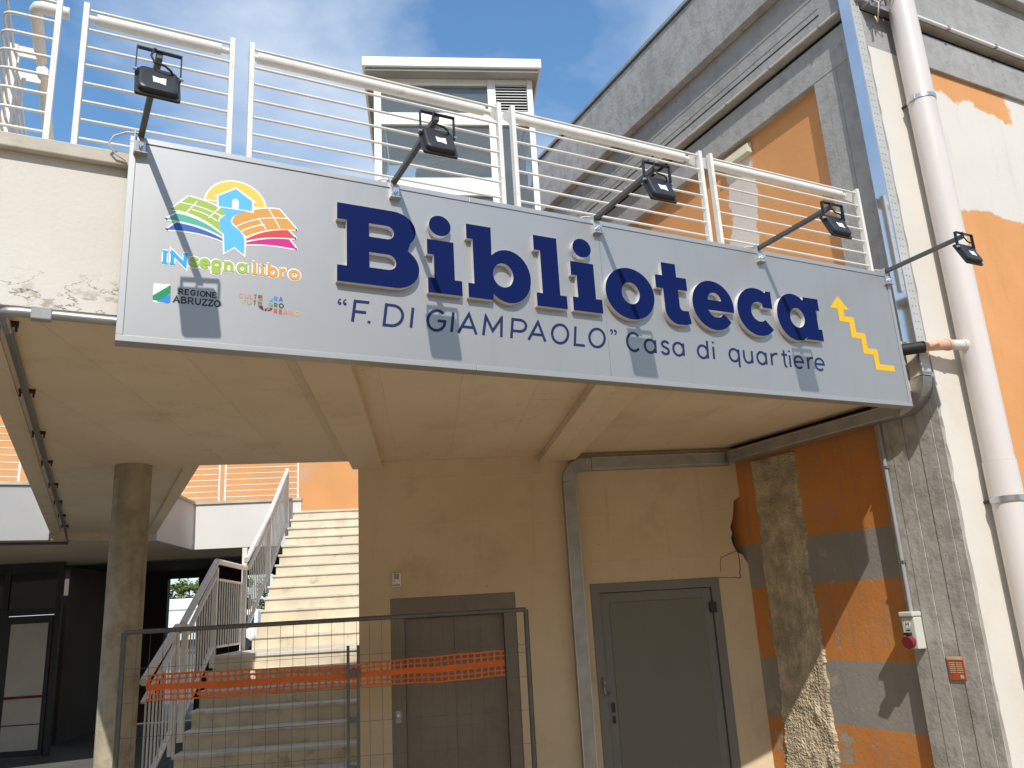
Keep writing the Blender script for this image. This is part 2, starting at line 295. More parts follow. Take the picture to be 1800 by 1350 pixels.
class MB:
    def __init__(s, fr=ID): s.v = []; s.f = []; s.mi = []; s.fr = fr; s.cur = 0; s.sm = []
    def add(s, vs, fs, smooth=False):
        o = len(s.v); s.v += [s.fr(p) for p in vs]
        for f in fs: s.f.append([i + o for i in f]); s.mi.append(s.cur); s.sm.append(smooth)
        return s
    def box(s, x0, x1, y0, y1, z0, z1):
        return s.add([(x0, y0, z0), (x1, y0, z0), (x1, y1, z0), (x0, y1, z0), (x0, y0, z1), (x1, y0, z1), (x1, y1, z1), (x0, y1, z1)],
                     [(0, 3, 2, 1), (4, 5, 6, 7), (0, 1, 5, 4), (1, 2, 6, 5), (2, 3, 7, 6), (3, 0, 4, 7)])
    def tube(s, pts, r, seg=10, cap=True, r_end=None):
        P = [Vector(p) for p in pts]; n = len(P); rings = []
        ref = Vector((0, 0, 1))
        if abs((P[1] - P[0]).normalized().z) > .95: ref = Vector((1, 0, 0))
        vs = []; prev = None
        for i, p in enumerate(P):
            d = (P[min(i + 1, n - 1)] - P[max(i - 1, 0)]).normalized()
            if prev is None: a = d.cross(ref).normalized()
            else: a = (prev - d * prev.dot(d)).normalized()
            prev = a; b = d.cross(a); rr = r if r_end is None else r + (r_end - r) * i / (n - 1)
            k = 1.0
            if 0 < i < n - 1:
                cs = (P[i] - P[i - 1]).normalized().dot((P[i + 1] - P[i]).normalized()); k = 1 / max(.5, math.sqrt((1 + cs) / 2))
            for j in range(seg):
                an = 2 * pi * j / seg; vs.append(p + (a * cos(an) + b * sin(an)) * rr)
        fs = [(i * seg + j, i * seg + (j + 1) % seg, (i + 1) * seg + (j + 1) % seg, (i + 1) * seg + j) for i in range(n - 1) for j in range(seg)]
        s.add(vs, fs, True)
        if cap:
            s.add(vs[:seg], [tuple(range(seg))[::-1]]); s.add(vs[-seg:], [tuple(range(seg))])
        return s
    def sweep(s, pts, side, w, th):                          # rectangular section along a path; side = fixed width axis
        P = [Vector(p) for p in pts]; side = Vector(side).normalized(); n = len(P); vs = []
        for i, p in enumerate(P):
            d1 = (P[min(i + 1, n - 1)] - P[i]) if i < n - 1 else (P[i] - P[i - 1]); d0 = (P[i] - P[i - 1]) if i else d1
            n1 = d1.cross(side).normalized(); n0 = d0.cross(side).normalized(); m = (n0 + n1).normalized(); k = 1 / max(.3, m.dot(n0))
            for a, b in ((-1, -1), (1, -1), (1, 1), (-1, 1)): vs.append(p + side * (a * w / 2) + m * (b * k * th / 2))
        fs = [(i * 4 + j, i * 4 + (j + 1) % 4, (i + 1) * 4 + (j + 1) % 4, (i + 1) * 4 + j) for i in range(n - 1) for j in range(4)]
        fs += [(3, 2, 1, 0), tuple((n - 1) * 4 + j for j in range(4))]
        return s.add(vs, fs)
    def extrude(s, loops, to3, depth, side_mat=None, back=False):
        # loops: outer polygon then holes, 2D; to3(x, y, d) -> 3D point
        flat = [p for L in loops for p in L]
        tris = tessellate_polygon([[Vector((p[0], p[1], 0)) for p in L] for L in loops])
        o = len(s.v); s.v += [s.fr(to3(p[0], p[1], 0)) for p in flat]
        for tr in tris: s.f.append([o + i for i in tr]); s.mi.append(s.cur); s.sm.append(False)
        if depth:
            o2 = len(s.v); s.v += [s.fr(to3(p[0], p[1], 0)) for p in flat] + [s.fr(to3(p[0], p[1], depth)) for p in flat]; n = len(flat); k = 0
            for L in loops:
                m = len(L)
                for i in range(m):
                    a, b = k + i, k + (i + 1) % m
                    s.f.append([o2 + a, o2 + b, o2 + n + b, o2 + n + a]); s.mi.append(s.cur if side_mat is None else side_mat); s.sm.append(False)
                k += m
            if back:
                for tr in tris: s.f.append([o2 + n + i for i in tr][::-1]); s.mi.append(s.cur); s.sm.append(False)
        return s
    def build(s, name, mats, root=None, parent=None, loc=None, bevel=0, fixn=True):
        base = root.location if root is not None else Vector((0, 0, 0))
        me = bpy.data.meshes.new(name); me.from_pydata([tuple(v - base) for v in s.v], [], s.f)
        if not isinstance(mats, (list, tuple)): mats = [mats]
        for m in mats: me.materials.append(M[m] if isinstance(m, str) else m)
        me.polygons.foreach_set('material_index', s.mi); me.polygons.foreach_set('use_smooth', s.sm)
        if fixn:
            bm = bmesh.new(); bm.from_mesh(me); bmesh.ops.recalc_face_normals(bm, faces=bm.faces); bm.to_mesh(me); bm.free()
        ob = bpy.data.objects.new(name, me); COL.objects.link(ob)
        p = parent or root
        if p is not None: ob.parent = p
        if loc is not None: ob.location = loc
        if bevel:
            b = ob.modifiers.new('bevel', 'BEVEL'); b.width = bevel; b.segments = 2; b.limit_method = 'ANGLE'; b.angle_limit = radians(40)
        return ob

def thing(name, loc, label, cat, group=None):
    o = bpy.data.objects.new(name, None); COL.objects.link(o); o.location = loc; o.empty_display_size = .1
    o['label'] = label; o['category'] = cat
    if group: o['group'] = group
    return o
def tag(o, label, cat, group=None):
    o['label'] = label; o['category'] = cat
    if group: o['group'] = group
    return o
def again(o, loc, parent=None):
    c = o.copy(); COL.objects.link(c); c.location = loc
    if parent is not None: c.parent = parent
    return c
def arc(cx, cy, rx, ry, a0, a1, n=14):
    return [(cx + rx * cos(radians(a0 + (a1 - a0) * i / n)), cy + ry * sin(radians(a0 + (a1 - a0) * i / n))) for i in range(n + 1)]
def ell(cx, cy, rx, ry, n=36): return arc(cx, cy, rx, ry, 0, 360, n)[:-1]
def rrect(x0, x1, y0, y1, r, n=5):
    return arc(x1 - r, y1 - r, r, r, 0, 90, n) + arc(x0 + r, y1 - r, r, r, 90, 180, n) + arc(x0 + r, y0 + r, r, r, 180, 270, n) + arc(x1 - r, y0 + r, r, r, 270, 360, n)

# ================================================================== SETTING
g = MB(); g.box(-900, 900, -900, 900, -.5, 0)
go = g.build('ground', 'paving'); go['kind'] = 'structure'
g = MB(WF); g.box(-200, 200, 44, 120, .004, .008)
ro = g.build('road', 'asphalt'); ro['kind'] = 'structure'

g = MB(); g.box(-40, 4.2, 8.2, 40, .0035, .007)  # dark sheet added to cut the light bounced onto the soffits
ro = g.build('added_pavement', 'asphalt'); ro['kind'] = 'structure'
g = MB(); g.box(-40, -1.4, -1.0, 8.19, .0035, .007)  # second dark sheet at the left, added for less bounce light
ro = g.build('added_pavement', 'asphalt'); ro['kind'] = 'structure'

g = MB(); g.box(-1.39, 5.38, 4.3, 8.19, .0035, .007)  # unseen darker floor added to cut light bounced under the terrace
paint('porch_floor', (.24, .185, .125), .85, .15, 2, 40, .3)
ro = g.build('added_pavement', 'porch_floor'); ro['kind'] = 'structure'

# ================================================================== RIGHT-HAND BUILDING (striped side wall, pillar, cornice)
XW, YF = 5.317, 3.76
rb = thing('striped_building', (XW, YF, 0), 'tall building with orange and grey striped side wall, concrete corner pillar and grey cornice', 'building')
XP = XW + .07
MB().box(XP, XP + .4, 4.30, 16, 0, 3.30).build('lower_side_wall', 'banded_wall', rb)
MB().box(XP + .001, XP + .4, 4.30, 16, 3.302, 6.20).build('upper_side_wall', 'side_patched', rb)
MB().box(6.04, 12, YF + .03, YF + .3, 0, 6.20).build('front_wall', 'front_patched', rb)
# corner pillar, board-marked; boards stand a few millimetres apart
pil = MB().box(XW + .012, 6.02, YF + .012, 4.32, 0, 6.198).build('corner_pillar', 'pillar_concrete', rb)
yb = [YF, 3.83, 3.955, 4.075, 4.20, 4.32]
for i in range(5):
    dx = [.004, 0, .005, .001, .004][i]
    m = MB(); m.box(XW + dx, XW + .0115, yb[i] + .0015, yb[i + 1] - .0015, .0, 3.32)
    m.build('board_face', 'pillar_concrete', rb, pil, bevel=.002)
    MB().box(XW + dx * .4 + .002, XW + .0115, yb[i] + .0008, yb[i + 1] - .0008, 3.325, 6.197).build('board_face', 'grey_beam', rb, pil, bevel=.0015)
# cream plaster coat on the front of the pillar with a ragged edge
edge = []
zz = 0.0
while zz < 6.2:
    edge.append((XW + .018 + random.uniform(0, .016), zz)); zz += random.uniform(.05, .16)
edge.append((XW + .02, 6.197))
MB().extrude([edge + [(6.038, 6.197), (6.038, 0)]], lambda a, b, d: (a, YF - .006 + d, b), .017).build('plaster_coat', 'cream_bright', rb)
MB().box(XW, 12, YF, 16, 6.20, 6.545).build('beam', 'grey_beam', rb, bevel=.006)
MB().box(XW + .03, 12, YF + .03, 16, 6.545, 6.60).build('joint', 'dark_gap', rb)
MB().box(XW - .05, 12, YF - .05, 16, 6.60, 7.20).build('frieze', 'grey_beam', rb, bevel=.006)
for k, zc in enumerate((6.73, 6.80, 6.93)):
    MB().box(XW - .0535, XW - .0505, 4.1, 15.9, zc, zc + (.010, .006, .012)[k]).build('board_mark', ['dark_gap', 'grey_paint', 'grey_paint'][k], rb)
MB().box(XW - .14, 12, YF - .14, 16, 7.205, 7.98).build('cornice', 'cornice_concrete', rb, bevel=.008)
MB().box(XW - .165, 12, YF - .165, 16, 7.995, 8.035).build('roof_flashing', 'galv_dull', rb)
MB().box(XW - .12, 11.9, YF - .12, 15.9, 7.981, 7.994).build('shadow_gap', 'dark_gap', rb)

# raw mortar strip on the striped wall, a real rough sheet with ragged edges
def mortar_strip():
    ny, nz = 64, 330; vs = []; fs = []
    import mathutils
    nz_ = mathutils.noise
    for j in range(nz + 1):
        z = 3.125 * j / nz
        yl = 5.785 + .03 * nz_.noise((z * 2.1, 3, 0)) +   .018 * nz_.noise((z * 9, 7, 0)) + .016 * nz_.noise((z * 27, 1, 4)) + .012 * nz_.noise((z * 70, 2, 8)) + (.08 * max(0, 1.2 - z))
        yr = 5.255 + .035 * nz_.noise((z * 1.7, 11, 0)) + .02 * nz_.noise((z * 8, 5, 2)) + .018 * nz_.noise((z * 25, 6, 2)) + .014 * nz_.noise((z * 66, 3, 1)) - .02
        for i in range(ny + 1):
            f = i / ny; y = yr + (yl - yr) * f
            e = min(f, 1 - f); prof = min(1, e / .03)
            h = .017 + .008 * nz_.fractal((y * 9, z * 4, 1), .8, 2.0, 6) + .005 * nz_.noise((y * 60, z * 14, 5)) + .006 * nz_.noise((y * 85, z * 60, 3)) + random.uniform(-.0035, .0035) - .012 * max(0, nz_.noise((y * 16, z * 9, 4)) - .35) + .010 * max(0, nz_.noise((y * 5, z * 1.2, 9))) + .03 * max(0, nz_.noise((y * 9, z * 4, 2)) - .25) * (f < .35)
            vs.append((XP - max(h, .003) * prof + .004 * (1 - prof), y, z))
    for j in range(nz):
        for i in range(ny):
            a = j * (ny + 1) + i; fs.append((a, a + 1, a + ny + 2, a + ny + 1))
    return MB().add(vs, fs)
mortar_strip().build('mortar_strip', 'mortar', rb)
# wall lamp on the upper side wall
wl = thing('wall_lamp', (XP, 5.37, 6.04), 'cream rectangular emergency lamp on the unpainted plaster of the upper side wall', 'wall lamp')
MB().box(XP - .03, XP - .002, 5.19, 5.56, 6.04, 6.15).build('back_plate', 'fixture', wl, bevel=.004)
MB().extrude([[(5.20, 6.05), (5.55, 6.05), (5.55, 6.14), (5.20, 6.14)]], lambda a, b, d: (XP - .0305 - .03 + d + (.012 if b > 6.1 else 0), a, b), .03).build('diffuser', 'fixture', wl)

# ================================================================== TERRACE DECK with parapet
ZS = 3.30
dk = thing('terrace_deck', (2.3, 5.5, ZS), 'cream raised terrace deck with parapet and ribbed underside behind the sign', 'terrace')
a1 = WF((-.62, 9.4, 0)); a2 = WF((-.62, 7.44, 0)); a3 = WF((2.97, 9.4, 0))
poly = [(-.62, 3.87), (XW - .004, 3.87), (XW - .004, a3.y + .4), (a3.x, a3.y), (a1.x, a1.y), (a2.x, a2.y), (.74, 7.58), (.74, 13.2), (.74, 14.0), (-.62, 14.0)]
MB().extrude([poly], lambda a, b, d: (a, b, ZS + d), .38, back=True).build('slab', 'soffit', dk)
MB().box(-.622, 4.93, 3.868, 4.02, ZS + .002, 4.03).build('front_parapet', 'parapet_paint', dk)
MB().box(-.66, 4.95, 3.825, 4.06, 4.031, 4.10).build('coping', 'coping', dk, bevel=.006)
MB().box(-.618, -.47, 4.062, 13.0, ZS + .381, 4.03).build('side_parapet', 'cream', dk)
MB().box(-.65, -.44, 4.062, 13.0, 4.031, 4.10).build('coping', 'coping', dk, bevel=.006)
MB().box(5.10, XW - .12, 4.1, 5.6, ZS + .381, 4.03).build('end_parapet', 'cream', dk)
MB().box(.60, .738, 7.7, 13.2, ZS + .381, 4.03).build('side_parapet', 'cream', dk)
MB().box(.57, .77, 7.7, 13.2, 4.031, 4.10).build('coping', 'coping', dk, bevel=.006)
p0 = Vector((.74, 7.58, 0)); p1 = a2.copy(); p1.z = 0; dd = (p1 - p0).normalized(); nn = Vector((-dd.y, dd.x, 0))
def seg_box(mb, p, q, t0, t1, z0, z1):
    d = (q - p).normalized(); n_ = Vector((-d.y, d.x, 0))
    c = [p + n_ * t0, q + n_ * t0, q + n_ * t1, p + n_ * t1]
    mb.add([(v.x, v.y, z0) for v in c] + [(v.x, v.y, z1) for v in c], [(0, 3, 2, 1), (4, 5, 6, 7), (0, 1, 5, 4), (1, 2, 6, 5), (2, 3, 7, 6), (3, 0, 4, 7)]); return mb
seg_box(MB(), p0 + dd * .04, p1, -.16, -.02, ZS + .381, 4.03).build('rear_parapet', 'cream', dk)
for (x0, x1) in ((.755, 1.045), (2.585, 2.935)):                         # two downstand ribs, square to the rear wall
    A = Vector((x0, 3.874, 0)); B = Vector((x1, 3.874, 0))
    def hit(P):                                                     # run along N until the rear wall face n = 7.5
        k = (7.497 - (P.x * N.x + P.y * N.y)); return P + N * k
    c = [A, B, hit(B), hit(A)]; s1 = .006; zb = ZS - .065
    MB().add([(v.x, v.y, zb) for v in c] + [(v.x, v.y, ZS - .0005) for v in c], [(0, 3, 2, 1), (4, 5, 6, 7), (0, 1, 5, 4), (1, 2, 6, 5), (2, 3, 7, 6), (3, 0, 4, 7)]).build('rib', 'soffit', dk, bevel=.004)
# drip strips under both edges of the walkway
MB().box(-.50, -.485, 4.02, 12.9, ZS - .012, ZS - .0005).build('drip_strip', 'soffit', dk)
MB().box(.615, .632, 7.7, 13.1, ZS - .018, ZS - .0005).build('drip_strip', 'soffit', dk)

# ================================================================== REAR BLOCK: door wall, lift tower
db = thing('door_block', WF((1.1, 7.5, 0)), 'cream rendered block with two grey doors under the terrace', 'building')
bite = [(2.955, 2.20), (2.905, 2.30), (2.85, 2.33), (2.825, 2.40), (2.815, 2.46), (2.832, 2.50), (2.82, 2.56), (2.848, 2.62), (2.868, 2.70), (2.885, 2.80), (2.955, 2.84)]
outer = [(-.60, 0), (-.33, 0), (-.33, 2.08), (.77, 2.08), (.77, 0), (1.45, 0), (1.45, 2.11), (2.65, 2.11), (2.65, 0), (2.955, 0)] + bite + [(2.955, ZS - .001), (-.60, ZS - .001)]
MB(WF).extrude([outer], lambda a, b, d: (a, 7.5 + d, b), .16).build('wall', 'cream_wall', db)
MB(WF).box(-.598, -.45, 7.662, 9.3, 0, ZS - .002).build('side_wall', 'cream_wall', db)
MB(WF).box(-.44, 2.9, 7.74, 7.8, 0, ZS - .003).build('inner_wall', 'dark_room', db)  # dark filler sheet standing in for the unlit room behind
MB(WF).box(2.74, 2.95, 7.64, 7.73, 2.1, 2.95).build('rubble', 'dark_room', db)  # near-black colour stands in for the shade inside the broken hole
# cracks
def crack(pts, w=.005):
    m = MB(WF); P = [Vector((p[0], p[1], 0)) for p in pts]
    ribbon2(m, [(p.x, p.y) for p in P], w, lambda a, b: (a, 7.4985, b)); return m.build('crack', 'crack', db)

def ribbon2(m, pts, w, to3, closed=False):
    n = len(pts); L = []; R = []
    for i in range(n):
        if closed: a, b, c = pts[i - 1], pts[i], pts[(i + 1) % n]
        else: a, b, c = pts[max(i - 1, 0)], pts[i], pts[min(i + 1, n - 1)]
        d0 = Vector((b[0] - a[0], b[1] - a[1])); d1 = Vector((c[0] - b[0], c[1] - b[1]))
        if d0.length < 1e-9: d0 = d1
        if d1.length < 1e-9: d1 = d0
        d0.normalize(); d1.normalize(); n0 = Vector((-d0.y, d0.x)); n1 = Vector((-d1.y, d1.x)); mm = n0 + n1
        if mm.length < 1e-6: mm = n0.copy()
        mm.normalize(); k = min(1 / max(.25, mm.dot(n0)), 2.0)
        L.append((b[0] + mm.x * w / 2 * k, b[1] + mm.y * w / 2 * k)); R.append((b[0] - mm.x * w / 2 * k, b[1] - mm.y * w / 2 * k))
    vs = [to3(*p) for p in L] + [to3(*p) for p in R]
    rng = range(n if closed else n - 1)
    m.add(vs, [(i, (i + 1) % n, n + (i + 1) % n, n + i) for i in rng]); return m
def jag(a, b, k, amp):
    return [(a[0] + (b[0] - a[0]) * i / k + random.uniform(-amp, amp) * (0 < i < k), a[1] + (b[1] - a[1]) * i / k + random.uniform(-amp, amp) * (0 < i < k)) for i in range(k + 1)]
crack(jag((2.652, 2.105), (2.868, 2.10), 9, .006))
crack(jag((2.845, 2.335), (2.70, 2.285), 6, .006) + jag((2.69, 2.27), (2.675, 2.16), 4, .005))
crack(jag((2.862, 2.10), (2.862, 2.33), 6, .006), .007)
# right metal door
dr = MB(WF); dr.extrude([[(1.452, 0), (1.452, 2.108), (2.648, 2.108), (2.648, 0), (2.57, 0), (2.57, 2.03), (1.53, 2.03), (1.53, 0)]], lambda a, b, d: (a, 7.492 + d, b), .10)
door = dr.build('metal_door', 'door_frame', db)
MB(WF).box(1.534, 2.566, 7.520, 7.565, .01, 2.026).build('leaf', 'door_frame', db, door, bevel=.003)
MB(WF).box(1.615, 2.485, 7.513, 7.519, .09, 1.94).build('panel', 'door_grey', db, door, bevel=.002)
for (zc) in (1.85, .25): MB(WF).box(2.535, 2.595, 7.478, 7.511, zc - .045, zc + .045).build('hinge', 'black_metal', db, door, bevel=.004)
MB(WF).box(1.562, 1.592, 7.508, 7.5195, 1.02, 1.10).build('lock_plate', 'black_metal', db, door, bevel=.003)
MB(WF).box(1.565, 1.589, 7.508, 7.5195, .93, .99).build('lock_plate', 'black_metal', db, door, bevel=.003)
hm = MB(WF); hm.tube([(1.50, 7.49, 1.25), (1.50, 7.46, 1.25), (1.50, 7.455, 1.21), (1.505, 7.46, 1.19), (1.52, 7.48, 1.17), (1.56, 7.50, 1.18)], .009, 8)
hm.tube([(1.495, 7.491, 1.30), (1.495, 7.47, 1.31), (1.51, 7.465, 1.27), (1.50, 7.475, 1.24)], .008, 8)
hm.build('hasp', 'galv_dull', db, door)
# lift door: steel frame, two sliding leaves
lf = MB(WF); lf.extrude([[(-.328, 0), (-.328, 2.078), (.768, 2.078), (.768, 0), (.66, 0), (.66, 1.94), (-.21, 1.94), (-.21, 0)]], lambda a, b, d: (a, 7.506 + d, b), .10)
lift = lf.build('lift_door', 'lift_steel', db)
MB(WF).box(-.208, .218, 7.575, 7.60, .01, 1.938).build('leaf', 'lift_steel', db, lift)
MB(WF).box(.2205, .658, 7.572, 7.597, .01, 1.938).build('leaf', 'lift_steel', db, lift)
MB(WF).box(-.205, .655, 7.545, 7.574, 1.90, 1.937).build('top_track', 'dark_frame', db, lift)
MB(WF).box(-.30, -.25, 7.499, 7.5055, 1.06, 1.16).build('call_plate', 'galv_dull', db, lift, bevel=.003)
bt = MB(WF); bt.tube([(-.275, 7.499, 1.12), (-.275, 7.494, 1.12)], .012, 12); bt.build('button', 'white_alu', db, lift)
MB(WF).box(-.155, .56, 7.5475, 7.5479, 1.0, 1.001).build('scuff', 'dark_frame', db, lift)
# sounder above the lift door
sd = thing('wall_sounder', WF((-.27, 7.5, 2.18)), 'small pale intercom box with slotted grille above the left grey door', 'intercom')
MB(WF).box(-.308, -.232, 7.466, 7.498, 2.18, 2.295).build('case', 'sticker', sd, bevel=.004)
for k in range(5): MB(WF).box(-.292, -.250, 7.4645, 7.4658, 2.245 + k * .009, 2.249 + k * .009).build('slot', 'dark_gap', sd)
MB(WF).box(-.300, -.242, 7.4645, 7.4658, 2.19, 2.197).build('slot', 'dark_gap', sd)
MB(WF).tube([(-.292, 7.4655, 2.228), (-.292, 7.463, 2.228)], .004, 8).build('button', 'dark_gap', sd)

# lift tower above the deck
lt = thing('lift_tower', WF((.42, 7.55, 3.69)), 'white framed glass lift tower with flat roof and louvred vent behind the railing', 'lift tower')
zb, zt = 3.69, 7.40
def tb(nm, u0, u1, n0, n1, z0, z1, mat='white_alu', par=None, bev=.004): return MB(WF).box(u0, u1, n0, n1, z0, z1).build(nm, mat, lt, par, bevel=bev)
for (u0, u1) in ((-.42, -.345), (1.20, 1.26)):
    tb('corner_post', u0, u1, 7.55, 7.62, zb, zt); tb('corner_post', u0, u1, 9.13, 9.2, zb, zt)
tb('mullion', .775, .862, 7.552, 7.62, zb, zt - .001)
for (z0, z1) in ((7.335, 7.399), (6.85, 6.99), (6.03, 6.23), (5.0, 5.15)):
    tb('transom', -.344, .774, 7.556, 7.616, z0, z1); tb('transom', -.344, 1.199, 9.135, 9.195, z0, z1)
    tb('side_transom', -.415, -.355, 7.622, 9.128, z0, z1); tb('side_transom', 1.205, 1.255, 7.622, 9.128, z0, z1)
for (z0, z1) in ((7.345, 7.399), (6.85, 7.01), (5.0, 5.15)): tb('transom', .863, 1.199, 7.556, 7.616, z0, z1)
for (z0, z1) in ((6.99, 7.335), (6.23, 6.85), (5.15, 6.03), (3.7, 5.0)):
    tb('pane', -.344, .774, 7.585, 7.593, z0, z1, 'glass', None, 0); tb('side_pane', -.39, -.382, 7.622, 9.128, z0, z1, 'glass', None, 0)
    tb('side_pane', 1.232, 1.24, 7.622, 9.128, z0, z1, 'glass', None, 0); tb('rear_pane', -.344, 1.199, 9.16, 9.168, z0, z1, 'glass', None, 0)
for (z0, z1) in ((5.15, 6.85), (3.7, 5.0)): tb('pane', .863, 1.199, 7.585, 7.593, z0, z1, 'glass', None, 0)
tb('vent_back', .864, 1.198, 7.61, 7.615, 7.011, 7.344, 'dark_gap', None, 0)
sl_m = MB(WF); sl_m.add([(.866, 7.552, 0), (1.196, 7.552, 0), (1.196, 7.595, .022), (.866, 7.595, .022), (.866, 7.552, .006), (1.196, 7.552, .006), (1.196, 7.595, .028), (.866, 7.595, .028)],
                        [(0, 3, 2, 1), (4, 5, 6, 7), (0, 1, 5, 4), (1, 2, 6, 5), (2, 3, 7, 6), (3, 0, 4, 7)])
sv = sl_m.v; sl_m.v = [Vector((p.x, p.y, p.z + lt.location.z)) for p in sv]
slat = sl_m.build('louvre_slat', 'white_alu', lt); slat.location = (0, 0, 7.016 - 3.69)
for k in range(1, 10): again(slat, (0, 0, 7.016 - 3.69 + k * .0335))
tb('roof', -.53, 1.35, 7.40, 9.35, 7.44, 7.55, 'white_alu', None, .008)
tb('roof_underside', -.50, 1.32, 7.43, 9.32, 7.401, 7.438, 'grey_paint', None, 0)
# dark lift car, its top cut to the gabled shape mirrored in the panes
lc = MB(WF); lc.extrude([[(.0, 3.8), (1.15, 3.8), (1.15, 6.66), (.62, 6.59), (.0, 6.39)]], lambda a, b, d: (a, 7.66 + d, b), 1.2, back=True); lc.build('lift_car', 'lift_car', lt)
MB(WF).box(-.01, 1.16, 7.64, 7.659, 5.8, 6.335).build('car_dark_band', 'dark_gap', lt)
MB(WF).tube([(-.31, 7.68, 6.25), (-.29, 7.68, 6.4), (-.28, 7.68, 6.55), (-.30, 7.68, 6.75), (-.32, 7.68, 6.85)], .008, 6).build('cable', 'white_alu', lt)

# concrete column
cl = MB(); cl.tube([(.22, 7.68, 0), (.22, 7.68, 1.1), (.22, 7.68, 2.2), (.22, 7.68, ZS - .001)], .148, 40); co = cl.build('round_column', 'column_concrete')
tag(co, 'round raw concrete column holding up the terrace at left', 'column')

# ================================================================== STAIRCASE
RI, TR = .165, .2694
st = thing('staircase', WF((-1.4, 9.8, 0)), 'pale stone staircase in two flights climbing past the door block', 'staircase')
Z0, N0 = 3.765, 14.46
NL = 9.85
tread = None; riser = None
UL, UR = -2.25, -.46
def step(kk, z, n0, ul, last=[None, None, None]):
    # tread: 3 cm slab overhanging the riser; riser recessed
    if last[0] is None or last[2] != ul:
        tm = MB(WF); tm.add([Vector((p[0], p[1], p[2])) for p in []], []); tm.box(ul - .02, UR, 0, TR + .03, -.032, 0); b = st.location
        tm.v = [v + b - Vector((0, 0, 0)) for v in tm.v]
        last[0] = tm.build('tread', 'tread', st, bevel=.005); rm = MB(WF); rm.box(ul, UR, .022, .022 + TR, -RI + .001, -.0325)
        rm.v = [v + b for v in rm.v]; last[1] = rm.build('riser', 'riser', st); last[2] = ul; tt, rr = last[0], last[1]
    else: tt = last[0].copy(); COL.objects.link(tt); rr = last[1].copy(); COL.objects.link(rr)
    loc = WF((0, n0, z)) - st.location; tt.location = loc; rr.location = loc
for k in range(13): step(k, Z0 - k * RI, N0 - k * TR, UL)
ZL = Z0 - 13 * RI
MB(WF).box(UL - .16, UR, NL, N0 - 12 * TR + .021, ZL - .035, ZL).build('landing', 'tread', st, bevel=.005)
MB(WF).box(UL - .14, UR, NL + .022, N0 - 12 * TR, ZL - RI, ZL - .036).build('landing_riser', 'riser', st)
for k in range(1, 10): step(k, ZL - k * ZL / 9.85, NL - k * TR, UL - .13)
MB(WF).extrude([[(NL - 9 * TR, 0), (NL, ZL - .5), (N0 - 12 * TR, ZL - .5), (N0, Z0 - .52), (N0, Z0 - .25), (N0 - 12 * TR + .1, ZL - .22), (NL + .1, ZL - .22), (NL - 8 * TR, 0)]], lambda a, b, d: (UL + .12 + d, a, b), 1.6, back=True).build('stair_slab', 'soffit', st)
MB(WF).tube([(-.52, 8.3, 1.42), (-.52, 9.7, 2.28)], .03, 12).build('wall_handrail', 'white_metal', st)

# stair railings: post, handrail, top and bottom bars, balusters
def stair_rail(n0, z0, n1, z1, u, label, h=1.0, nb=9, posts=(1, 1), flat=False, top_over=.1):
    r = thing('stair_railing', WF((u, n0, z0)), label, 'railing', 'white railings of the staircase')
    for i, (nn_, zz_) in enumerate(((n0, z0), (n1, z1))):
        if posts[i]: MB(WF).box(u - .028, u + .028, nn_ - .028, nn_ + .028, zz_ - .12, zz_ + h - .05).build('post', 'white_metal', r, bevel=.003)
    d = Vector((0, n1 - n0, z1 - z0)).normalized()
    e0 = (u, n0 - d.y * top_over, z0 + h - d.z * top_over); e1 = (u, n1 + d.y * .02, z1 + h + d.z * .02)
    MB(WF).tube([e0, e1], .035, 12).build('handrail', 'white_metal', r)
    for nm, hh in (('top_bar', h - .16), ('bottom_bar', .10)):
        MB(WF).sweep([(u, n0 + .03, z0 + hh), (u, n1 - .03, z1 + hh)], (1, 0, 0), .045, .022).build(nm, 'white_metal', r)
    bm_ = None
    for k in range(1, nb + 1):
        f = k / (nb + 1); n_ = n0 + (n1 - n0) * f; z_ = z0 + (z1 - z0) * f
        if bm_ is None:
            q = MB(WF); q.tube([(u, n_, z_ + .11), (u, n_, z_ + h - .17)], .0085, 6); bm_ = q.build('baluster', 'white_metal', r); first = (n_, z_)
        else:
            off = WF((0, n_ - first[0], z_ - first[1])); again(bm_, off)
    return r
stair_rail(7.47, .52, 8.34, .94, -2.36, 'lowest white railing beside the bottom steps, next to the round column', 1.0, 8, (0, 1), top_over=.0)
stair_rail(8.62, 1.02, 9.72, 1.62, -2.36, 'white railing panel climbing to the stair landing', 1.0, 10, (1, 1))
# landing panel
r = thing('landing_railing', WF((-2.36, 9.8, 1.62)), 'short level white railing panel on the stair landing', 'railing', 'white railings of the staircase')
MB(WF).tube([(-2.36, 9.74, 2.64), (-2.34, 11.18, 2.64)], .032, 12).build('handrail', 'white_metal', r)
MB(WF).box(-2.375, -2.345, 9.86, 11.14, 2.43, 2.455).build('top_bar', 'white_metal', r)
MB(WF).box(-2.375, -2.345, 9.86, 11.14, 1.70, 1.725).build('bottom_bar', 'white_metal', r)
MB(WF).box(-2.385, -2.325, 11.16, 11.22, 1.6, 2.9).build('post', 'white_metal', r, bevel=.003)
q = MB(WF); q.tube([(-2.36, 9.95, 1.726), (-2.36, 9.95, 2.429)], .0085, 6); b0 = q.build('baluster', 'white_metal', r)
for k in range(1, 11): again(b0, WF((0, k * .115, 0)))
stair_rail(11.22, 1.79, 12.62, 2.50, -2.32, 'white railing panel on the lower half of the upper flight', 1.0, 11, (0, 1))
stair_rail(12.66, 2.52, 14.15, 3.42, -2.32, 'white railing panel reaching the head of the stairs', 1.0, 12, (0, 1), top_over=.02)

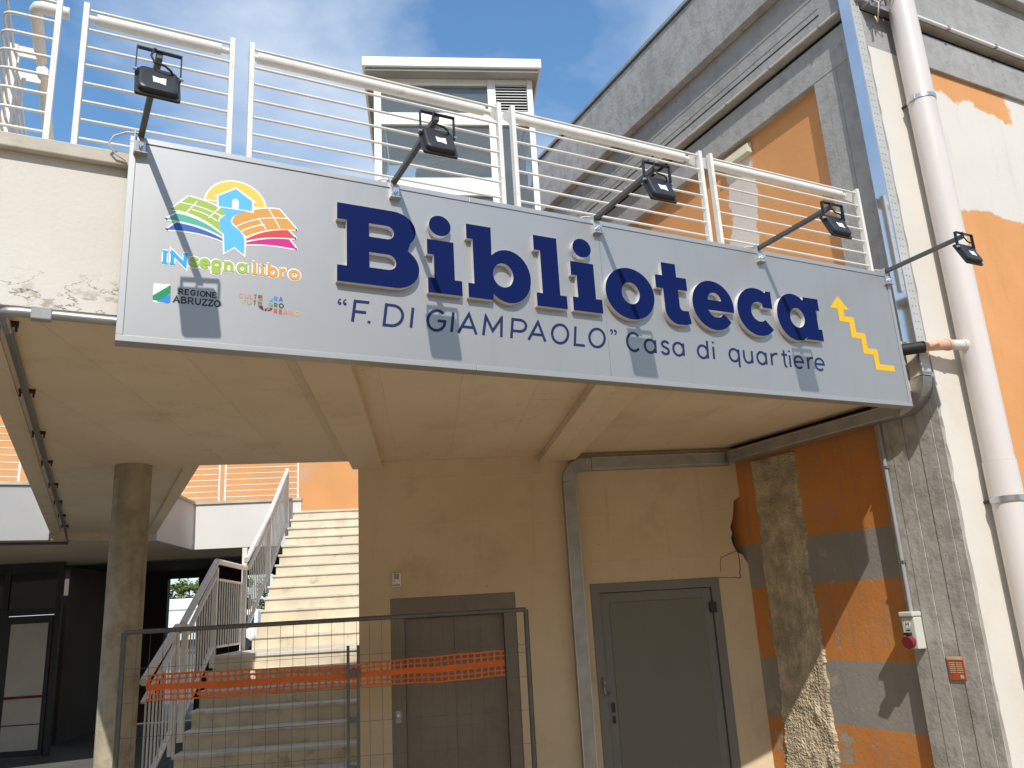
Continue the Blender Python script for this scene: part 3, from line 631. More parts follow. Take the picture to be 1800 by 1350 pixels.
# ================================================================== GALLERY BUILDING behind the stairs
gb = thing('gallery_building', WF((-4.5, 15, 0)), 'rear building with orange upper wall, white gallery parapet and dark ground floor', 'building')
MB(WF).box(-16, 3.5, 16.4, 16.8, 3.6, 7.2).build('upper_wall', 'orange_far', gb)
MB(WF).box(-16, 2.9, 16.80, 17.2, 7.0, 7.3).build('eaves', 'grey_far', gb)
# gallery slab
gl = [WF((-2.0, 14.56, 0)), WF((3.2, 14.56, 0)), WF((3.2, 16.39, 0)), WF((-16, 16.39, 0))]
MB().extrude([[(-14, 13.08), (-.63, 13.08), (.68, 13.32), (1.36, 15.0)] + [(v.x, v.y) for v in gl[:3]] + [(gl[3].x, gl[3].y)]], lambda a, b, d: (a, b, 3.205 + d), .095, back=True).build('gallery_slab', 'soffit', gb)
# parapets
def par(p, q, mat, z0=3.2, z1=3.95, nm='parapet'):
    P = Vector((p[0], p[1], 0)); Q = Vector((q[0], q[1], 0))
    seg_box(MB(), P, Q, 0, .12, z0, z1).build(nm, mat, gb); seg_box(MB(), P, Q, -.03, .15, z1 + .001, z1 + .045).build('parapet_cap', 'coping', gb)
pe = WF((-2.13, 14.5, 0)); pc = WF((-3.92, 14.5, 0))
par((-14, 13.0), (-.63, 13.0), 'grey_far'); par((.75, 13.25), (pc.x, pc.y), 'white_far'); par((pc.x + .002, pc.y), (pe.x, pe.y), 'white_far')
# ground floor back: dark walls with a way through to the street
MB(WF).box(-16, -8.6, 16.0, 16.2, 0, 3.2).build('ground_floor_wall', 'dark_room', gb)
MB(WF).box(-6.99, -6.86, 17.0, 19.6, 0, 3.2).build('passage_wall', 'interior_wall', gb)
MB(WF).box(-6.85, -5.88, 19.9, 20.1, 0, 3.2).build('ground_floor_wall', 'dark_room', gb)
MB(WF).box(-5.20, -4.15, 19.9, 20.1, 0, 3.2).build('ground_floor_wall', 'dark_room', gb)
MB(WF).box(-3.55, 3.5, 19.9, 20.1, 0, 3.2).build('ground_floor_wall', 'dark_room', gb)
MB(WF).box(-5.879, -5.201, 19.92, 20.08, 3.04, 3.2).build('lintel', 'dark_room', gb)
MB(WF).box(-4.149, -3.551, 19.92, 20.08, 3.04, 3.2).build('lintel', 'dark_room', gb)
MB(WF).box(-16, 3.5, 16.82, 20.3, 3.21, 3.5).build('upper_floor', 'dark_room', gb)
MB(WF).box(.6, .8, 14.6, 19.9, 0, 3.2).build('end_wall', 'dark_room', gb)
# gallery railings
def gallery_rail(u0, u1, label):
    r = thing('gallery_railing', WF((u0, 14.56, 3.99)), label, 'railing', 'railings along the rear gallery')
    for u_ in (u0, u1): MB(WF).box(u_ - .016, u_ + .016, 14.55, 14.58, 3.997, 4.80).build('post', 'white_metal', r)
    q = MB(WF); q.tube([(u0, 14.565, 4.07), (u1, 14.565, 4.07)], .0085, 6); b = q.build('bar', 'white_metal', r)
    for k in range(1, 8): again(b, (0, 0, .1 * k))
gallery_rail(-4.6, -3.53, 'white rail panel on the rear gallery parapet, left of the stairs'); gallery_rail(-3.43, -2.2, 'white rail panel on the gallery parapet right beside the stair railing')
r = thing('gallery_railing', (-3.2, 13.06, 3.99), 'railing on the grey parapet seen left of the terrace', 'railing', 'railings along the rear gallery')
for x_ in (-3.2, -1.06, -.93): MB().box(x_ - .016, x_ + .016, 13.05, 13.08, 3.997, 4.8).build('post', 'white_metal', r)
q = MB(); q.tube([(-3.2, 13.065, 4.07), (-1.06, 13.065, 4.07)], .0085, 6); b = q.build('bar', 'white_metal', r)
for k in range(1, 8): again(b, (0, 0, .1 * k))
# shop front under the gallery
sf = thing('shop_front', WF((-7.5, 15.6, 0)), 'dark glazed shop front with a white panelled door under the gallery', 'shop front')
def sb(nm, u0, u1, n0, n1, z0, z1, mat='dark_frame', par_=None): return MB(WF).box(u0, u1, n0, n1, z0, z1).build(nm, mat, sf, par_, bevel=.004 if mat == 'dark_frame' else 0)
for u_ in (-8.6, -7.32, -6.44, -9.8): sb('frame_post', u_ - .05, u_ + .05, 15.58, 15.66, 0, 3.19)
for (a, b) in ((-9.75, -8.65), (-8.55, -7.37), (-7.27, -6.49)):
    sb('frame_rail', a, b, 15.585, 15.655, 2.30, 2.40); sb('frame_rail', a, b, 15.585, 15.655, 3.02, 3.19)
    sb('pane', a, b, 15.61, 15.62, 2.40, 3.02, 'glass_dark')
for (a, b) in ((-9.75, -8.65), (-8.55, -7.37)): sb('pane', a, b, 15.61, 15.62, .1, 2.30, 'glass_dark'); sb('frame_rail', a, b, 15.585, 15.655, 0, .1)
sdoor = sb('door', -7.265, -6.495, 15.56, 15.60, .02, 2.29)
sb('door_panel', -7.17, -6.56, 15.55, 15.559, .98, 2.16, 'white_panel', sdoor); sb('door_panel', -7.17, -6.56, 15.55, 15.559, .53, .94, 'white_panel', sdoor); sb('door_panel', -7.17, -6.56, 15.55, 15.559, .12, .51, 'white_panel', sdoor)
MB(WF).tube([(-7.2, 15.53, .955), (-6.54, 15.53, .965)], .018, 8).build('push_bar', 'red_plastic', sf, sdoor)
sw_ = MB(WF).box(-16, -9.86, 15.6, 15.8, 0, 3.19).build('side_wall', 'interior_wall', sf)
sb('side_panel', -6.39, -6.0, 15.6, 15.64, 0, .01)

# ================================================================== BEYOND: truck and trees
tk = thing('box_truck', WF((-19.5, 70, 0)), 'white box truck parked on the street beyond the passage', 'truck')
MB(WF).box(-22.5, -15.6, 69, 71.4, 1.05, 4.2).build('box_body', 'truck_white', tk, bevel=.06)
MB(WF).box(-22.52, -15.58, 68.96, 68.999, 3.32, 3.42).build('side_rail', 'grey_far', tk); MB(WF).box(-22.52, -15.58, 68.96, 68.999, 1.6, 1.72).build('side_rail', 'truck_dark', tk)
MB(WF).box(-15.5, -13.4, 69.1, 71.3, .7, 3.1).build('cab', 'truck_white', tk, bevel=.15)
MB(WF).box(-15.0, -13.7, 69.06, 69.099, 1.9, 2.7).build('window', 'truck_dark', tk)
MB(WF).box(-22.4, -13.6, 69.3, 71.1, .55, 1.04).build('chassis', 'truck_dark', tk)
wh = MB(WF); wh.tube([(-20.6, 69.05, .5), (-20.6, 69.4, .5)], .5, 18); w0 = wh.build('wheel', 'truck_dark', tk)
for off in ((6.2, 0), (0, 1.9), (6.2, 1.9)): again(w0, WF((off[0], off[1], 0)))
def tree(base, h, rx, mat, label, seed, leaves=2600):
    rnd = random.Random(seed); t_ = thing('tree', base, label, 'tree', 'trees beyond the passage')
    b = Vector(base); tr = MB(); tr.tube([b, b + Vector((.1, 0, h * .3)), b + Vector((-.1, .1, h * .55)), b + Vector((0, 0, h * .85))], .22, 8, r_end=.05)
    for k in range(7):
        a = rnd.uniform(0, 6.28); zz = h * rnd.uniform(.3, .6); tr.tube([b + Vector((0, 0, zz)), b + Vector((cos(a) * rx * .4, sin(a) * rx * .4, zz + h * .12)), b + Vector((cos(a) * rx * .7, sin(a) * rx * .7, zz + h * .25))], .08, 5, r_end=.02)
    tr.build('trunk', 'bark', t_)
    cr = MB(); clumps = []
    for k in range(34):
        a = rnd.uniform(0, 6.28); f = rnd.random() ** .5; zz = rnd.uniform(.28, .98); w = math.sqrt(max(.05, 1 - ((zz - .55) / .5) ** 2))
        clumps.append((b + Vector((cos(a) * rx * f * w, sin(a) * rx * f * w, h * zz)), rnd.uniform(.10, .2) * rx + .12 * rx * rnd.random()))
    for k in range(leaves):
        c, rr = rnd.choice(clumps); d = Vector((rnd.gauss(0, 1), rnd.gauss(0, 1), rnd.gauss(0, .8))).normalized() * rr * rnd.random() ** .4
        p = c + d; e1 = Vector((rnd.gauss(0, 1), rnd.gauss(0, 1), rnd.gauss(0, .6))).normalized(); e2 = e1.cross(Vector((rnd.gauss(0, 1), rnd.gauss(0, 1), rnd.gauss(0, 1)))).normalized(); s_ = rnd.uniform(.10, .2)
        cr.add([p - e1 * s_, p - e2 * s_ * .5, p + e1 * s_, p + e2 * s_ * .5], [(0, 1, 2, 3)])
    cr.build('crown', mat, t_, fixn=False)
tree(WF((-23.3, 86, 0)), 6.6, 2.4, 'leaf_light', 'yellow green tree rising behind the white truck', 3)
tree(WF((-26.6, 90, 0)), 6.2, 2.0, 'leaf_dark', 'dark green tree left of the yellow green one behind the truck', 5)
tree(WF((-18.2, 88, 0)), 6.4, 2.6, 'leaf_mid', 'green tree glimpsed between the stair railings', 8)
tree(WF((-13.5, 92, 0)), 6.0, 2.4, 'leaf_dark', 'dark tree partly hidden behind the staircase', 9)

# ================================================================== THE SIGN
SY, SZ = 3.74, 3.14                                         # front plane and lower edge
SX0, SX1 = .0, 5.03
sg = thing('library_sign', (2.5, SY + .04, SZ), 'long grey signboard reading Biblioteca in raised navy letters with a yellow stair arrow', 'sign')
MB().box(SX0 + .03, 2.538, SY, SY + .03, SZ + .03, SZ + .97).build('panel', 'sign_sheet', sg)
MB().box(2.5395, SX1 - .03, SY, SY + .03, SZ + .03, SZ + .97).build('panel', 'sign_sheet', sg)
MB().box(SX0 + .02, SX1 - .02, SY + .031, SY + .075, SZ + .02, SZ + .98).build('carcass', 'galv_dull', sg)
for (x0, x1, nm) in ((SX0, 1.70, 0), (1.7015, 3.44, 0), (3.4415, SX1, 0)):
    MB().box(x0, x1, SY - .005, SY + .08, SZ + .971, SZ + 1.0).build('frame_rail', 'sign_frame', sg, bevel=.002)
    MB().box(x0, x1, SY - .005, SY + .08, SZ, SZ + .029).build('frame_rail', 'sign_frame', sg, bevel=.002)
for (x0, x1) in ((SX0, SX0 + .029), (SX1 - .029, SX1)):
    MB().box(x0, x1, SY - .0045, SY + .08, SZ + .0295, SZ + .9705).build('frame_stile', 'sign_frame', sg, bevel=.002)
for x_ in (.9, 2.2, 3.5, 4.6):
    MB().box(x_, x_ + .05, SY + .081, 3.867, SZ + .8, SZ + .9).build('bracket', 'galv_dull', sg)
# raised letters (centimetres on the board)
BL, XH, AS = 39.3, 69.4, 82.0
def stem_i(x, w): return [(x, BL), (x + w, BL), (x + w, 47.8), (x + w - 4.1, 47.8), (x + w - 4.1, XH), (x, XH), (x, 60.9), (x + 3.6, 60.9), (x + 3.6, 47.6), (x, 47.6)]
LET = [
 ('B', [[(95.8, BL)] + arc(126, 50.8, 12.8, 11.5, -90, 58, 14) + [(133.4, 62.3)] + arc(125, 71.8, 12.4, 10.2, -42, 90, 14) + [(95.8, AS), (95.8, 73), (100.7, 73), (100.7, 48), (95.8, 48)],
        [(112.2, 73)] + arc(121.8, 69.3, 3.7, 3.7, 90, -90, 8) + [(112.2, 65.6)], [(112.2, 57)] + arc(122.3, 52.85, 4.1, 4.15, 90, -90, 8) + [(112.2, 48.7)]]),
 ('i', [ell(151.1, 78, 6.2, 5.9)]), ('i', [stem_i(143.5, 19.2)]),
 ('b', [[(166.2, BL), (180.4, BL)] + arc(190.4, 54.25, 13.8, 15.6, -134, 134, 26) + [(181.1, AS), (166.3, AS), (166.3, 73.4), (169.8, 73.4), (169.8, 47.5), (166.2, 47.5)], ell(187.3, 54.5, 6.1, 7.0)]),
 ('l', [[(207.3, BL), (226.6, BL), (226.6, 47.2), (222.4, 47.2), (222.4, AS), (207.3, AS), (207.3, 73), (211.2, 73), (211.2, 47.2), (207.3, 47.2)]]),
 ('i', [ell(239.1, 78.6, 6.2, 5.9)]), ('i', [stem_i(230.5, 19.6)]),
 ('o', [ell(270.3, 54.3, 17.2, 16.2, 48), ell(270.6, 54.5, 6.3, 6.8)]),
 ('t', [[(295.0, 78.0), (305.7, 78.0), (305.7, XH), (313.0, XH), (313.0, 61.2), (305.9, 61.2), (305.9, 51)] + arc(309, 50.5, 3.1, 2.8, 180, 260, 5) + [(312.2, 48.0), (313.6, 40.0), (309.5, 38.7)] + arc(304.5, 48.2, 9.8, 9.8, -95, -180, 10) + [(294.7, 60.8), (289.6, 60.8), (289.6, 69.2), (295.0, XH)]]),
 ('e', [[(348.2, 50.8)] + arc(332.3, 54.2, 16.3, 16.3, -10, 322, 44) + [(340.6, 48.6)] + arc(333.9, 51.6, 6.0, 5.3, -35, -170, 8) + [(328.0, 50.8)], [(328.3, 57.6)] + [(338.7, 57.6)] + arc(333.5, 57.8, 5.2, 4.9, 5, 175, 10)]),
 ('c', [[(381.3, 57.4), (381.3, 69.2), (377.2, 69.2), (376.2, 67.9)] + arc(367.9, 54.0, 16.4, 16.3, 62, 317, 34) + [(374.0, 48.9)] + arc(369.4, 54.2, 6.6, 6.7, -52, -300, 20) + [(372.9, 57.4)]]),
 ('a', [[(423.3, BL), (423.3, 47.4), (420.2, 47.4), (420.2, 60.8), (423.4, 60.8), (423.4, 69.2), (409.8, 69.2), (409.4, 66.5)] + arc(399.9, 54.0, 15.1, 16.3, 51, 309, 34) + [(407.3, BL)], ell(402.3, 53.7, 6.4, 6.8)]),
]
def onsign(dep): return lambda a, b, d: (a / 100, SY - dep + d, SZ + b / 100)
for nm, loops in LET:
    m = MB(); m.extrude(loops, onsign(.032), .0318, side_mat=1); m.build('letter', ['navy', 'letter_side'], sg)
# painted stair arrow
ARW = [(446.9, 75.7), (455.9, 66.2), (450.5, 66.2), (450.5, 61.3), (459.3, 61.3), (459.3, 50.4), (468, 50.4), (468, 39.6), (477.3, 39.6), (477.3, 28.8), (491.5, 28.8), (491.5, 24.4), (472.6, 24.4), (472.6, 35.3), (463, 35.3), (463, 46), (454, 46), (454, 57), (444.8, 57), (444.8, 66.2), (437.7, 66.2)]
MB().extrude([ARW], onsign(.0012), 0).build('stair_arrow', ink((.80, .47, .012)), sg)

# stroke lettering: every glyph a few pen strokes on a unit box (x 0..1, y 0..1 cap height; x-height .74)
def A_(cx, cy, rx, ry, a0, a1, n=16): return arc(cx, cy, rx, ry, a0, a1, n)
x_ = .73
SG = {
 'F': [[(.98, 1), (0, 1), (0, 0)], [(0, .5), (.85, .5)]], 'D': [[(.4, 0), (0, 0), (0, 1), (.4, 1)] + A_(.4, .5, .6, .5, 88, -88)[0:] + [(.4, 0)]],
 'I': [[(.5, 0), (.5, 1)]], 'G': [A_(.5, .5, .5, .5, 48, 335, 22) + [(.97, .49), (.56, .49)]], 'A': [[(0, 0), (.5, 1), (1, 0)], [(.19, .33), (.81, .33)]],
 'M': [[(0, 0), (.06, 1), (.5, .28), (.94, 1), (1, 0)]], 'P': [[(0, 0), (0, 1), (.55, 1)] + A_(.55, .70, .45, .30, 85, -85, 10) + [(.55, .40), (0, .40)]],
 'O': [A_(.5, .5, .5, .5, 0, 360, 28)], 'L': [[(0, 1), (0, 0), (1, 0)]], 'C': [A_(.5, .5, .5, .5, 45, 315, 22)],
 'a': [A_(.5, x_ / 2, .5, x_ / 2, 0, 360, 22), [(1, x_), (1, 0)]], 'd': [A_(.5, x_ / 2, .5, x_ / 2, 0, 360, 22), [(1, 1.05), (1, 0)]],
 'q': [A_(.5, x_ / 2, .5, x_ / 2, 0, 360, 22), [(1, x_), (1, -.33)]], 'b': [A_(.5, x_ / 2, .5, x_ / 2, 0, 360, 22), [(0, 1.05), (0, 0)]], 'o': [A_(.5, x_ / 2, .5, x_ / 2, 0, 360, 22)],
 's': [[(.92, .60), (.8, .69), (.5, .735), (.18, .68), (.08, .56), (.2, .44), (.5, .38), (.83, .31), (.94, .18), (.82, .05), (.5, 0), (.15, .05), (.02, .15)]],
 'i': [[(.5, 0), (.5, x_)], [(.5, .93), (.5, 1.03)]], 'u': [[(0, x_), (0, .33)] + A_(.5, .33, .5, .33, 180, 360, 12), [(1, x_), (1, 0)]],
 'n': [[(0, x_), (0, 0)], [(0, .38)] + A_(.5, .40, .5, .33, 170, 0, 12) + [(1, 0)]],
 'r': [[(0, x_), (0, 0)], [(0, .38)] + A_(.75, .38, .75, .35, 175, 78, 8)], 't': [[(.45, 1), (.45, .2)] + A_(.75, .2, .3, .2, 180, 280, 6), [(0, x_), (1, x_)]],
 'e': [[(0, .37), (1, .37)] + A_(.5, x_ / 2, .5, x_ / 2, 4, 312, 22)], '.': [[(.5, 0), (.5, .12)]], 'l': [[(.5, 0), (.5, 1.05)]],
 'g': [A_(.5, .42, .48, .31, 0, 360, 18), [(.95, .68), (1.1, .74)], [(.2, .14), (.1, .02), (.5, -.06), (.9, -.12), (.85, -.30), (.5, -.36), (.12, -.30), (.1, -.16), (.3, -.08)]],
 'N': [[(0, 0), (0, 1), (1, 0), (1, 1)]], 'U': [[(0, 1), (0, .42)] + A_(.5, .42, .5, .42, 180, 360, 14) + [(1, 1)]], 'T': [[(0, 1), (1, 1)], [(.5, 1), (.5, 0)]],
 'R': [[(0, 0), (0, 1), (.5, 1)] + A_(.5, .73, .42, .27, 85, -85, 8) + [(.5, .46), (0, .46)], [(.45, .46), (1, 0)]], 'B': [[(0, 0), (0, 1), (.5, 1)] + A_(.5, .76, .36, .24, 85, -85, 8) + [(.5, .52), (0, .52)], [(.5, .52)] + A_(.52, .26, .46, .26, 85, -85, 8) + [(.5, 0), (0, 0)]],
 'E': [[(.95, 1), (0, 1), (0, 0), (1, 0)], [(0, .52), (.8, .52)]], 'Z': [[(.05, 1), (.95, 1), (.03, 0), (1, 0)]], 'H': [[(0, 0), (0, 1)], [(1, 0), (1, 1)], [(0, .5), (1, .5)]],
}
SERIF = {'R': [((-.18, 0), (.22, 0)), ((-.18, 1), (.2, 1)), ((.78, 0), (1.15, 0))], 'E': [((-.18, 0), (.2, 0)), ((-.18, 1), (.2, 1)), ((.95, 1), (.95, .78)), ((1, 0), (1, .24))], 'G': [((.78, .49), (1.12, .49)), ((.93, 1), (.93, .70))],
 'I': [((.2, 0), (.8, 0)), ((.2, 1), (.8, 1))], 'N': [((-.2, 1), (.1, 1)), ((-.18, 0), (.18, 0)), ((.82, 1), (1.2, 1))], 'A': [((-.16, 0), (.22, 0)), ((.75, 0), (1.16, 0))], 'B': [((-.16, 0), (.1, 0)), ((-.16, 1), (.1, 1))],
 'U': [((-.18, 1), (.2, 1)), ((.82, 1), (1.18, 1))], 'Z': [((.05, 1), (.05, .74)), ((1, 0), (1, .27))],
 'n': [((-.28, x_), (0, x_)), ((-.28, 0), (.28, 0)), ((.74, 0), (1.26, 0))], 'r': [((-.38, x_), (0, x_)), ((-.38, 0), (.5, 0))], 'l': [((.1, 1.05), (.5, 1.05)), ((.1, 0), (.9, 0))], 'i': [((.1, x_), (.5, x_)), ((.1, 0), (.9, 0))],
 'b': [((-.25, 1.05), (0, 1.05))], 'a': [((1, x_), (1.2, x_)), ((1, 0), (1.25, 0))]}
PRN = [0]
def fat(m, P, w, dep, closed):
    # a pen stroke as separate links and round joints, each a hair in front of the last so that no two faces share a plane
    n = len(P); k = 0
    for i in range(n if closed else n - 1):
        a, b = P[i], P[(i + 1) % n]; d = Vector((b[0] - a[0], b[1] - a[1]))
        if d.length < 1e-6: continue
        d.normalize(); q = Vector((-d.y, d.x)) * w / 2; k += 1; y_ = SY - dep - k * 6e-6
        m.add([(p[0] / 100, y_, SZ + p[1] / 100) for p in ((a[0] + q.x, a[1] + q.y), (a[0] - q.x, a[1] - q.y), (b[0] - q.x, b[1] - q.y), (b[0] + q.x, b[1] + q.y))], [(0, 1, 2, 3)])
        if i or closed:
            k += 1; y_ = SY - dep - k * 6e-6
            e = P[i - 1]; d2 = Vector((a[0] - e[0], a[1] - e[1]))
            if d2.length < 1e-6: continue
            d2.normalize(); cs = d2.dot(d)
            if cs > .85: m.add([(p[0] / 100, y_, SZ + p[1] / 100) for p in ell(a[0], a[1], w / 2, w / 2, 10)], [tuple(range(10))])
            else:                                        # mitred corner
                n0 = Vector((-d2.y, d2.x)); n1 = Vector((-d.y, d.x)); sgn = -1 if d2.x * d.y - d2.y * d.x > 0 else 1
                mm = (n0 + n1)
                if mm.length < 1e-3: continue
                mm.normalize(); kk = min(1 / max(.3, mm.dot(n0)), 2.4); c = Vector(a)
                m.add([(p[0] / 100, y_, SZ + p[1] / 100) for p in (c, c + n0 * sgn * w / 2, c + mm * sgn * kk * w / 2, c + n1 * sgn * w / 2)], [(0, 1, 2, 3)])
def glyph(m, ch, x, y, w, h, th, slant=0.0, serif=False, sth=None, dep0=.0010):
    st_ = [list(s) for s in SG[ch]]
    ns = len(st_)
    if serif: st_ += [list(s) for s in SERIF.get(ch, [])]
    for i, s in enumerate(st_):
        P = [(x + p[0] * w + p[1] * h * slant, y + p[1] * h) for p in s]
        closed = len(P) > 4 and hypot(P[0][0] - P[-1][0], P[0][1] - P[-1][1]) < 1e-6
        if closed: P = P[:-1]
        PRN[0] += 1; dep = dep0 + (i % 7) * .00012
        fat(m, P, th if i < ns or sth is None else sth, dep, closed)
nv = ink((.009, .016, .088))
CH, TB = 11.0, 19.9
def word(items, slant, nm, th=1.55, sz=CH, base=TB):
    for ch, x, w in items:
        m = MB(); glyph(m, ch, x, base, w, sz, th, slant); m.build(nm, nv, sg, fixn=False)
word([('F', 104.3, 7.4), ('.', 112.0, 1.2), ('D', 120.4, 9.2), ('I', 134.0, 1.2), ('G', 143.2, 9.8), ('I', 156.3, 1.2), ('A', 160.6, 10.4), ('M', 175.0, 10.6), ('P', 191.6, 8.4), ('A', 202.0, 10.4), ('O', 216.4, 10.2), ('L', 231.2, 6.6), ('O', 240.6, 10.2)], .13, 'painted_letter')
word([('C', 266.6, 9.4), ('a', 279.0, 7.6), ('s', 291.0, 5.6), ('a', 299.6, 7.6), ('d', 318.0, 7.6), ('i', 329.6, 1.2), ('q', 342.6, 7.6), ('u', 354.4, 6.6), ('a', 365.2, 7.4), ('r', 377.2, 6.0), ('t', 386.0, 4.8), ('i', 392.4, 1.2), ('e', 396.8, 7.6), ('r', 408.8, 5.4), ('e', 415.2, 7.8)], .05, 'painted_letter')
def quote(m, x, y, flip):
    for k in (0, 2.6):
        s = -1 if flip else 1
        P = ell(x + k, y, .85, .85, 14); m.extrude([P], onsign(.0010), 0)
        tail = [(x + k - s * .85, y), (x + k - s * .55, y + s * 1.5), (x + k + s * .55, y + s * 2.5)]
        ribbon2(m, tail, .62, lambda a, b: (a / 100, SY - .0013, SZ + b / 100))
m = MB(); quote(m, 98.0, 28.8, False); quote(m, 256.6, 31.0, True); m.build('quotation_marks', nv, sg)

# emblem: open book of fields, house, sun and river
lay = [0]
def flat(polys, rgb, dep, nm=None, outline=True, ow=.75):
    m = MB()
    m.extrude([polys], onsign(dep), 0)
    mats = [ink(rgb)]
    o = m.build(nm or 'emblem_shape', mats, sg)
    if outline:
        lay[0] += 1; w = MB(); ribbon2(w, polys, ow * 2, lambda a, b: (a / 100, SY - dep + .0003, SZ + b / 100), True); w.build('emblem_outline', 'white_print', sg)
    return o
def bez(p0, p1, p2, n=8): return [((1 - t) ** 2 * p0[0] + 2 * t * (1 - t) * p1[0] + t * t * p2[0], (1 - t) ** 2 * p0[1] + 2 * t * (1 - t) * p1[1] + t * t * p2[1]) for t in [i / n for i in range(n + 1)]]
flat(arc(47.6, 72.0, 13.9, 13.4, 8, 172, 26), (.80, .60, .10), .0010, 'sun_disc')
flat([(17.5, 55.2), (21.6, 59.4)] + bez((22, 59.5), (33, 59.2), (42.7, 54.2)) + [(42.6, 53.3)] + bez((42.6, 53.3), (31, 57.2), (17.5, 55.2)), (.045, .12, .46), .0012, 'book_page')
flat([(17.0, 60.4), (21.5, 64.0)] + bez((22, 64.2), (33, 63.6), (42.5, 56.0)) + [(42.5, 55.4)] + bez((42.5, 55.4), (31, 61.2), (17.0, 60.4)), (.10, .45, .34), .0014, 'book_page')
flat([(52.9, 54.3)] + bez((52.9, 54.3), (62, 58.6), (72.9, 59.2)) + [(76.7, 54.4)] + bez((76.7, 54.4), (63, 55.6), (52.9, 53.4)), (.62, .02, .24), .0012, 'book_page')
flat([(52.9, 56.2)] + bez((52.9, 56.2), (61, 62.6), (72.2, 64.0)) + [(76.4, 60.0)] + bez((76.4, 60.0), (62, 59.6), (52.9, 55.2)), (.66, .07, .06), .0014, 'book_page')
flat([(19.2, 65.9), (26.4, 73.7)] + bez((26.4, 73.7), (36, 72.9), (45.8, 67.9)) + bez((45.0, 67.6), (39.3, 66.6), (40.0, 63.4), 5) + [(42.5, 57.0)] + bez((42.5, 57.0), (32, 66.2), (19.2, 65.9)), (.38, .52, .085), .0016, 'green_fields')
flat(bez((46.1, 63.9), (46.2, 68.4), (53.4, 70.8), 6) + bez((53.4, 70.8), (60, 74.2), (67.9, 74.3), 6) + [(76.7, 64.7)] + bez((76.7, 64.7), (64, 64.9), (52.7, 57.5)) + [(49.4, 60.5)], (.72, .34, .075), .0016, 'orange_fields')
flat([(40.2, 71.0), (53.4, 71.0)] + bez((52.0, 70.2), (43.6, 66.5), (46.2, 62.8), 6) + bez((46.4, 62.4), (52.2, 58.8), (52.1, 54.4), 6) + [(52.0, 47.8), (47.6, 51.2), (43.3, 47.7), (42.7, 56.0)] + bez((42.7, 57.0), (37.6, 64.0), (43.4, 67.2), 6), (.12, .50, .84), .0018, 'river')
flat([(39.8, 71.0), (39.5, 76.6), (47.4, 81.4), (55.0, 76.2), (55.1, 71.0)], (.12, .50, .84), .0020, 'house')
m = MB(); ribbon2(m, [(37.6, 75.6), (47.4, 82.0), (57.0, 75.6)], .9, lambda a, b: (a / 100, SY - .0024, SZ + b / 100)); ribbon2(m, [(39.6, 70.8), (55.2, 70.8)], .55, lambda a, b: (a / 100, SY - .0025, SZ + b / 100)); m.build('roof_line', 'white_print', sg)
m = MB(); m.extrude([[(45.8, 71.2), (48.9, 71.2)] + arc(47.35, 74.6, 1.55, 1.7, 0, 180, 8)], onsign(.0023), 0); m.build('house_door', 'white_print', sg)
m = MB()
for P in ([(22.4, 70.0)] + bez((22.4, 70.0), (33, 70.0), (42.0, 65.8))[1:], [(25.4, 64.6), (30.2, 71.9)], [(28.0, 67.2)] + bez((28, 67.2), (34, 66.6), (39.5, 63.2))[1:], [(35.6, 64.2), (40.4, 70.4)],
          bez((48.0, 61.8), (58, 69.5), (71.6, 70.0)), [(63.0, 73.6), (68.5, 64.0)], bez((50.4, 59.7), (55, 63.4), (61.2, 65.0)), [(58.2, 68.0), (62.0, 62.6)]):
    lay[0] += 1; ribbon2(m, P, .62, (lambda dd: (lambda a, b: (a / 100, SY - dd, SZ + b / 100)))(.0018 + (lay[0] % 8) * .00012))
m.build('field_lines', 'white_print', sg)
# logo wordmark with white halo
GRN, ORG, CYN = (.36, .51, .085), (.72, .36, .085), (.02, .40, .78)
WM = [('I', 16.0, 3.4, CYN), ('N', 20.9, 5.4, CYN), ('s', 28.8, 3.0, GRN), ('e', 33.1, 3.5, GRN), ('g', 38.3, 3.3, GRN), ('n', 44.0, 2.8, GRN), ('a', 49.7, 3.4, GRN), ('l', 55.8, 2.6, ORG), ('i', 59.4, 2.6, ORG), ('b', 63.8, 3.4, ORG), ('r', 69.2, 2.2, ORG), ('o', 73.6, 4.2, ORG)]
for ch, x, w, c_ in WM:
    m = MB(); glyph(m, ch, x, 38.9, w, 5.4, 2.7, 0, True, 2.3, .0007); m.build('letter_halo', 'white_print', sg, fixn=False)
    m = MB(); glyph(m, ch, x, 38.9, w, 5.4, 1.5, 0, True, 1.15, .0030); m.build('logo_letter', ink(c_), sg, fixn=False)
# regional crest and name
m = MB(); m.cur = 0; m.extrude([[(13.8, 19.9), (14.6, 19.3), (20.2, 19.6), (21.1, 20.4), (20.9, 28.7), (13.8, 28.4)]], onsign(.0008), 0); m.build('crest_field', 'white_print', sg)
m = MB(); m.extrude([[(13.8, 22.6), (20.9, 28.5), (21.0, 24.3), (16.2, 20.2), (13.8, 20.4)]], onsign(.0012), 0); m.build('crest_green', ink((.015, .27, .10)), sg)
m = MB(); m.extrude([[(15.6, 19.8), (21.0, 24.1), (21.1, 20.4), (20.2, 19.6)]], onsign(.0014), 0); m.build('crest_blue', ink((.03, .25, .68)), sg)
bk = ink((.012, .012, .014))
def crest(ch, *a):
    m = MB(); glyph(m, ch, *a); m.build('crest_letter', bk, sg, fixn=False)
for i, ch in enumerate('REGIONE'): crest( ch, [24.5, 27.1, 29.5, 31.9, 33.6, 36.2, 38.9][i], 24.7, [1.7, 1.4, 1.8, 1.2, 2.0, 1.8, 1.5][i], 2.4, .52, 0, True, .32)
